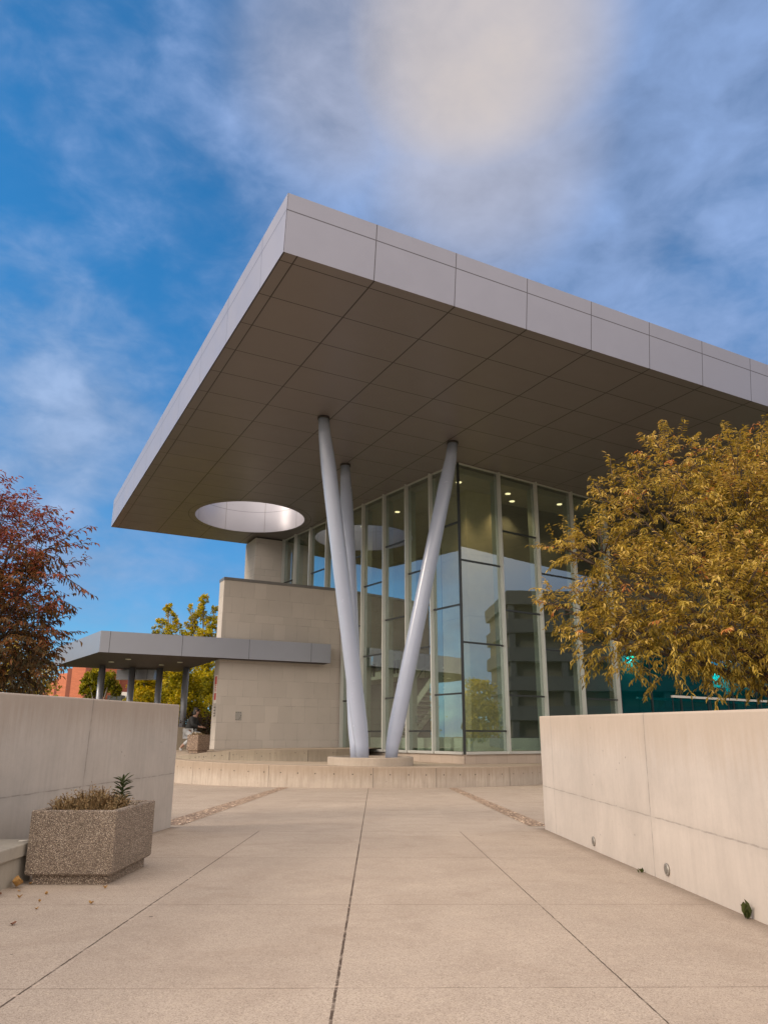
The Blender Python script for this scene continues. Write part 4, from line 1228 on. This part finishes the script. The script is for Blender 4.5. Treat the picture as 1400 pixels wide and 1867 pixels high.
meta(o, 'large curled yellow dry leaf caught between the bench and the near planter', 'leaf', 'fallen leaves on the paving')
protos = [link('fallen_leaf', curled(s, c, 3 + i), M['leaf_fall2' if i % 2 else 'leaf_fall']) for i, (s, c) in enumerate(((.05, .9), (.06, .6), (.045, 1.1)))]
spots = [(-2.98, 6.55), (-3.06, 6.38), (-2.85, 6.28), (-2.70, 6.42), (-2.95, 6.02), (-2.62, 6.12), (-2.52, 5.85), (-3.0, 5.75), (-2.33, 6.70), (-2.20, 6.05), (-2.45, 5.35), (-2.75, 5.5), (-3.05, 6.9)]
for i, (x, y) in enumerate(spots):
    q = protos[i] if i < 3 else protos[i % 3].copy()
    if i >= 3: COL.objects.link(q)
    q.location = (x, y, gz(0, y) - .002); q.rotation_euler = (0, 0, i * 1.7)
    s = (.55 + .45 * ((i * 13) % 7) / 7); q.scale = (s, s, s)
    meta(q, 'small curled brown leaf lying on the paving', 'leaf', 'small fallen leaves on the paving')
for i, (x, y, s, lab) in enumerate(((2.50, 7.66, .05, 'tiny dark weed at the foot of the right wall between two round lights'), (2.54, 5.62, .12, 'larger green weed at the foot of the right wall near the picture edge'))):
    nr = np.random.RandomState(70 + i); k = 6
    P = np.tile(np.array([x, y, gz(0, y) - .004]), (k, 1)) + nr.normal(size=(k, 3)) * np.array([.012, .012, 0])
    D = np.stack([-np.abs(nr.normal(size=k)) * .3, nr.normal(size=k) * .35, np.abs(nr.normal(size=k)) + .6], 1)
    o = leaf_mesh('weed', P, D, np.tile(np.array([0, 0, 1.]), (k, 1)) + nr.normal(size=(k, 3)) * .2, s * nr.uniform(.6, 1.2, k), s * nr.uniform(.35, .5, k), nr.uniform(.1, .3, k), nr.uniform(.5, 1, k), M['leaf_green'], None)
    meta(o, lab, 'weed', 'weeds along the right wall')

# ------------------------------------------------------------------ seated person behind the far planter
def skin_body(name, verts, edges, radii, mat, parent, root=0, sub=2):
    me = bpy.data.meshes.new(name); me.from_pydata(verts, edges, []); me.update()
    o = bpy.data.objects.new(name, me); COL.objects.link(o)
    o.modifiers.new('skin', 'SKIN')
    for i, r in enumerate(radii):
        sv = me.skin_vertices[0].data[i]; sv.radius = (r, r) if not isinstance(r, tuple) else r
        sv.use_root = (i == root)
    s = o.modifiers.new('sub', 'SUBSURF'); s.levels = sub; s.render_levels = sub
    for m in (mat if isinstance(mat, (list, tuple)) else [mat]): me.materials.append(m)
    o.parent = parent
    return o
M['cloth_black'] = simple('black_jacket', (.012, .012, .013), .85, 0, .3, 20)
M['hair'] = simple('dark_hair', (.010, .008, .007), .6, 0, .3, 40)
M['skin'] = simple('skin', (.30, .17, .12), .55)
M['denim'] = simple('pale_trousers', (.36, .37, .38), .8, 0, .15, 20)
M['shoe'] = simple('grey_shoe', (.34, .33, .32), .6)
pp = thing('person', 'person in a black jacket and pale trousers sitting bent forward behind the small distant planter', 'person', (-8.47, 33.0, .42), R_(-8))
K = 1.2
def sk(p): return tuple(c * K for c in p)
# body facing +X: pelvis, spine, neck, head; arms forward; one leg tucked back, one forward
bv = [(0, 0, .66), (.03, 0, .80), (.10, 0, 1.00), (.17, 0, 1.17), (.22, 0, 1.27), (.25, 0, 1.34), (.27, 0, 1.43),      # 0-6 spine to skull
      (.15, .17, 1.14), (.23, .24, .93), (.43, .14, .86),                                                               # 7-9 left arm
      (.15, -.17, 1.14), (.23, -.24, .93), (.43, -.14, .86),                                                            # 10-12 right arm
      (.02, .10, .64), (.40, .12, .62), (.42, .12, .18), (.46, .12, .05), (.56, .12, .035),                             # 13-17 left leg
      (.02, -.10, .64), (.22, -.12, .50), (-.16, -.12, .20), (-.24, -.12, .09), (-.16, -.12, .03)]                      # 18-22 right leg, foot tucked behind
be = [(0, 1), (1, 2), (2, 3), (3, 4), (4, 5), (5, 6), (3, 7), (7, 8), (8, 9), (3, 10), (10, 11), (11, 12), (0, 13), (13, 14), (14, 15), (15, 16), (16, 17), (0, 18), (18, 19), (19, 20), (20, 21), (21, 22)]
br = [.16, .145, .15, .13, .055, .075, .095, .065, .048, .032, .065, .048, .032, .095, .072, .05, .042, .034, .095, .072, .055, .042, .036]
for hand, yy in ((9, .14), (12, -.14)):       # five fingers
    sgn = 1 if yy > 0 else -1
    base = len(bv)
    bv.append((.49, yy * .9, .85)); br.append((.028, .016)); be.append((hand, base))
    for q, (dy, ln) in enumerate(((.024, .045), (.009, .06), (-.007, .065), (-.022, .055))):
        i = len(bv); bv += [(.52, yy * .9 + dy, .845), (.52 + ln * .6, yy * .85 + dy, .835), (.52 + ln * .8, yy * .85 + dy, .81)]; br += [.008, .0075, .007]
        be += [(base, i), (i, i + 1), (i + 1, i + 2)]
    i = len(bv); bv += [(.46, yy * .9 - sgn * .03, .845), (.49, yy * .9 - sgn * .045, .835)]; br += [.010, .008]; be += [(hand, i), (i, i + 1)]
skin_body('body', [sk(p) for p in bv], be, [tuple(q * K for q in r) if isinstance(r, tuple) else r * K for r in br], M['skin'], pp)
# jacket, trousers, shoes, hair worn over the body
jv = [(0, 0, .70), (.03, 0, .82), (.10, 0, 1.00), (.165, 0, 1.15), (.20, 0, 1.22), (.15, .175, 1.13), (.23, .245, .93), (.41, .145, .862), (.15, -.175, 1.13), (.23, -.245, .93), (.41, -.145, .862)]
je = [(0, 1), (1, 2), (2, 3), (3, 4), (3, 5), (5, 6), (6, 7), (3, 8), (8, 9), (9, 10)]
skin_body('jacket', [sk(p) for p in jv], je, [k * K for k in (.19, .18, .19, .165, .10, .085, .068, .052, .085, .068, .052)], M['cloth_black'], pp)
tv = [(0, 0, .66), (.02, .10, .64), (.40, .12, .62), (.42, .12, .22), (.02, -.10, .64), (.22, -.12, .50), (-.13, -.12, .22)]
skin_body('trousers', [sk(p) for p in tv], [(0, 1), (1, 2), (2, 3), (0, 4), (4, 5), (5, 6)], [k * K for k in (.18, .11, .085, .065, .11, .085, .068)], M['denim'], pp)
for vs_ in ([(.42, .12, .09), (.47, .12, .05), (.57, .12, .035)], [(-.20, -.12, .15), (-.245, -.12, .08), (-.15, -.12, .03)]):
    skin_body('shoe', [sk(p) for p in vs_], [(0, 1), (1, 2)], [k * K for k in (.052, .056, .044)], M['shoe'], pp)
hv = [(.19, 0, 1.30), (.21, 0, 1.42), (.235, 0, 1.49), (.29, 0, 1.51), (.17, 0, 1.22)]
skin_body('hair', [sk(p) for p in hv], [(0, 1), (1, 2), (2, 3), (0, 4)], [k * K for k in (.085, .10, .095, .07, .06)], M['hair'], pp, 1)
for (nm, pts_, rr_, mt) in (('nose', [(.355, 0, 1.44), (.378, 0, 1.415)], [.010, .014], 'skin'), ('mouth', [(.345, -.022, 1.375), (.352, 0, 1.374), (.345, .022, 1.375)], [.004, .006, .004], 'sign_red')):
    bm = BM(); tube(bm, [sk(p) for p in pts_], [r * K for r in rr_], 8); link(nm, bm, M[mt], pp)
for s_ in (-1, 1):
    bm = BM(); bmesh.ops.create_uvsphere(bm, u_segments=10, v_segments=8, radius=.013 * K, matrix=Matrix.Translation(Vector(sk((.345, .032 * s_, 1.445))))); link('eye', bm, M['hair'], pp)
    bm = BM(); tube(bm, [sk((.26, .092 * s_, 1.45)), sk((.262, .10 * s_, 1.42)), sk((.265, .092 * s_, 1.39))], [.010 * K, .014 * K, .008 * K], 8); link('ear', bm, M['skin'], pp)
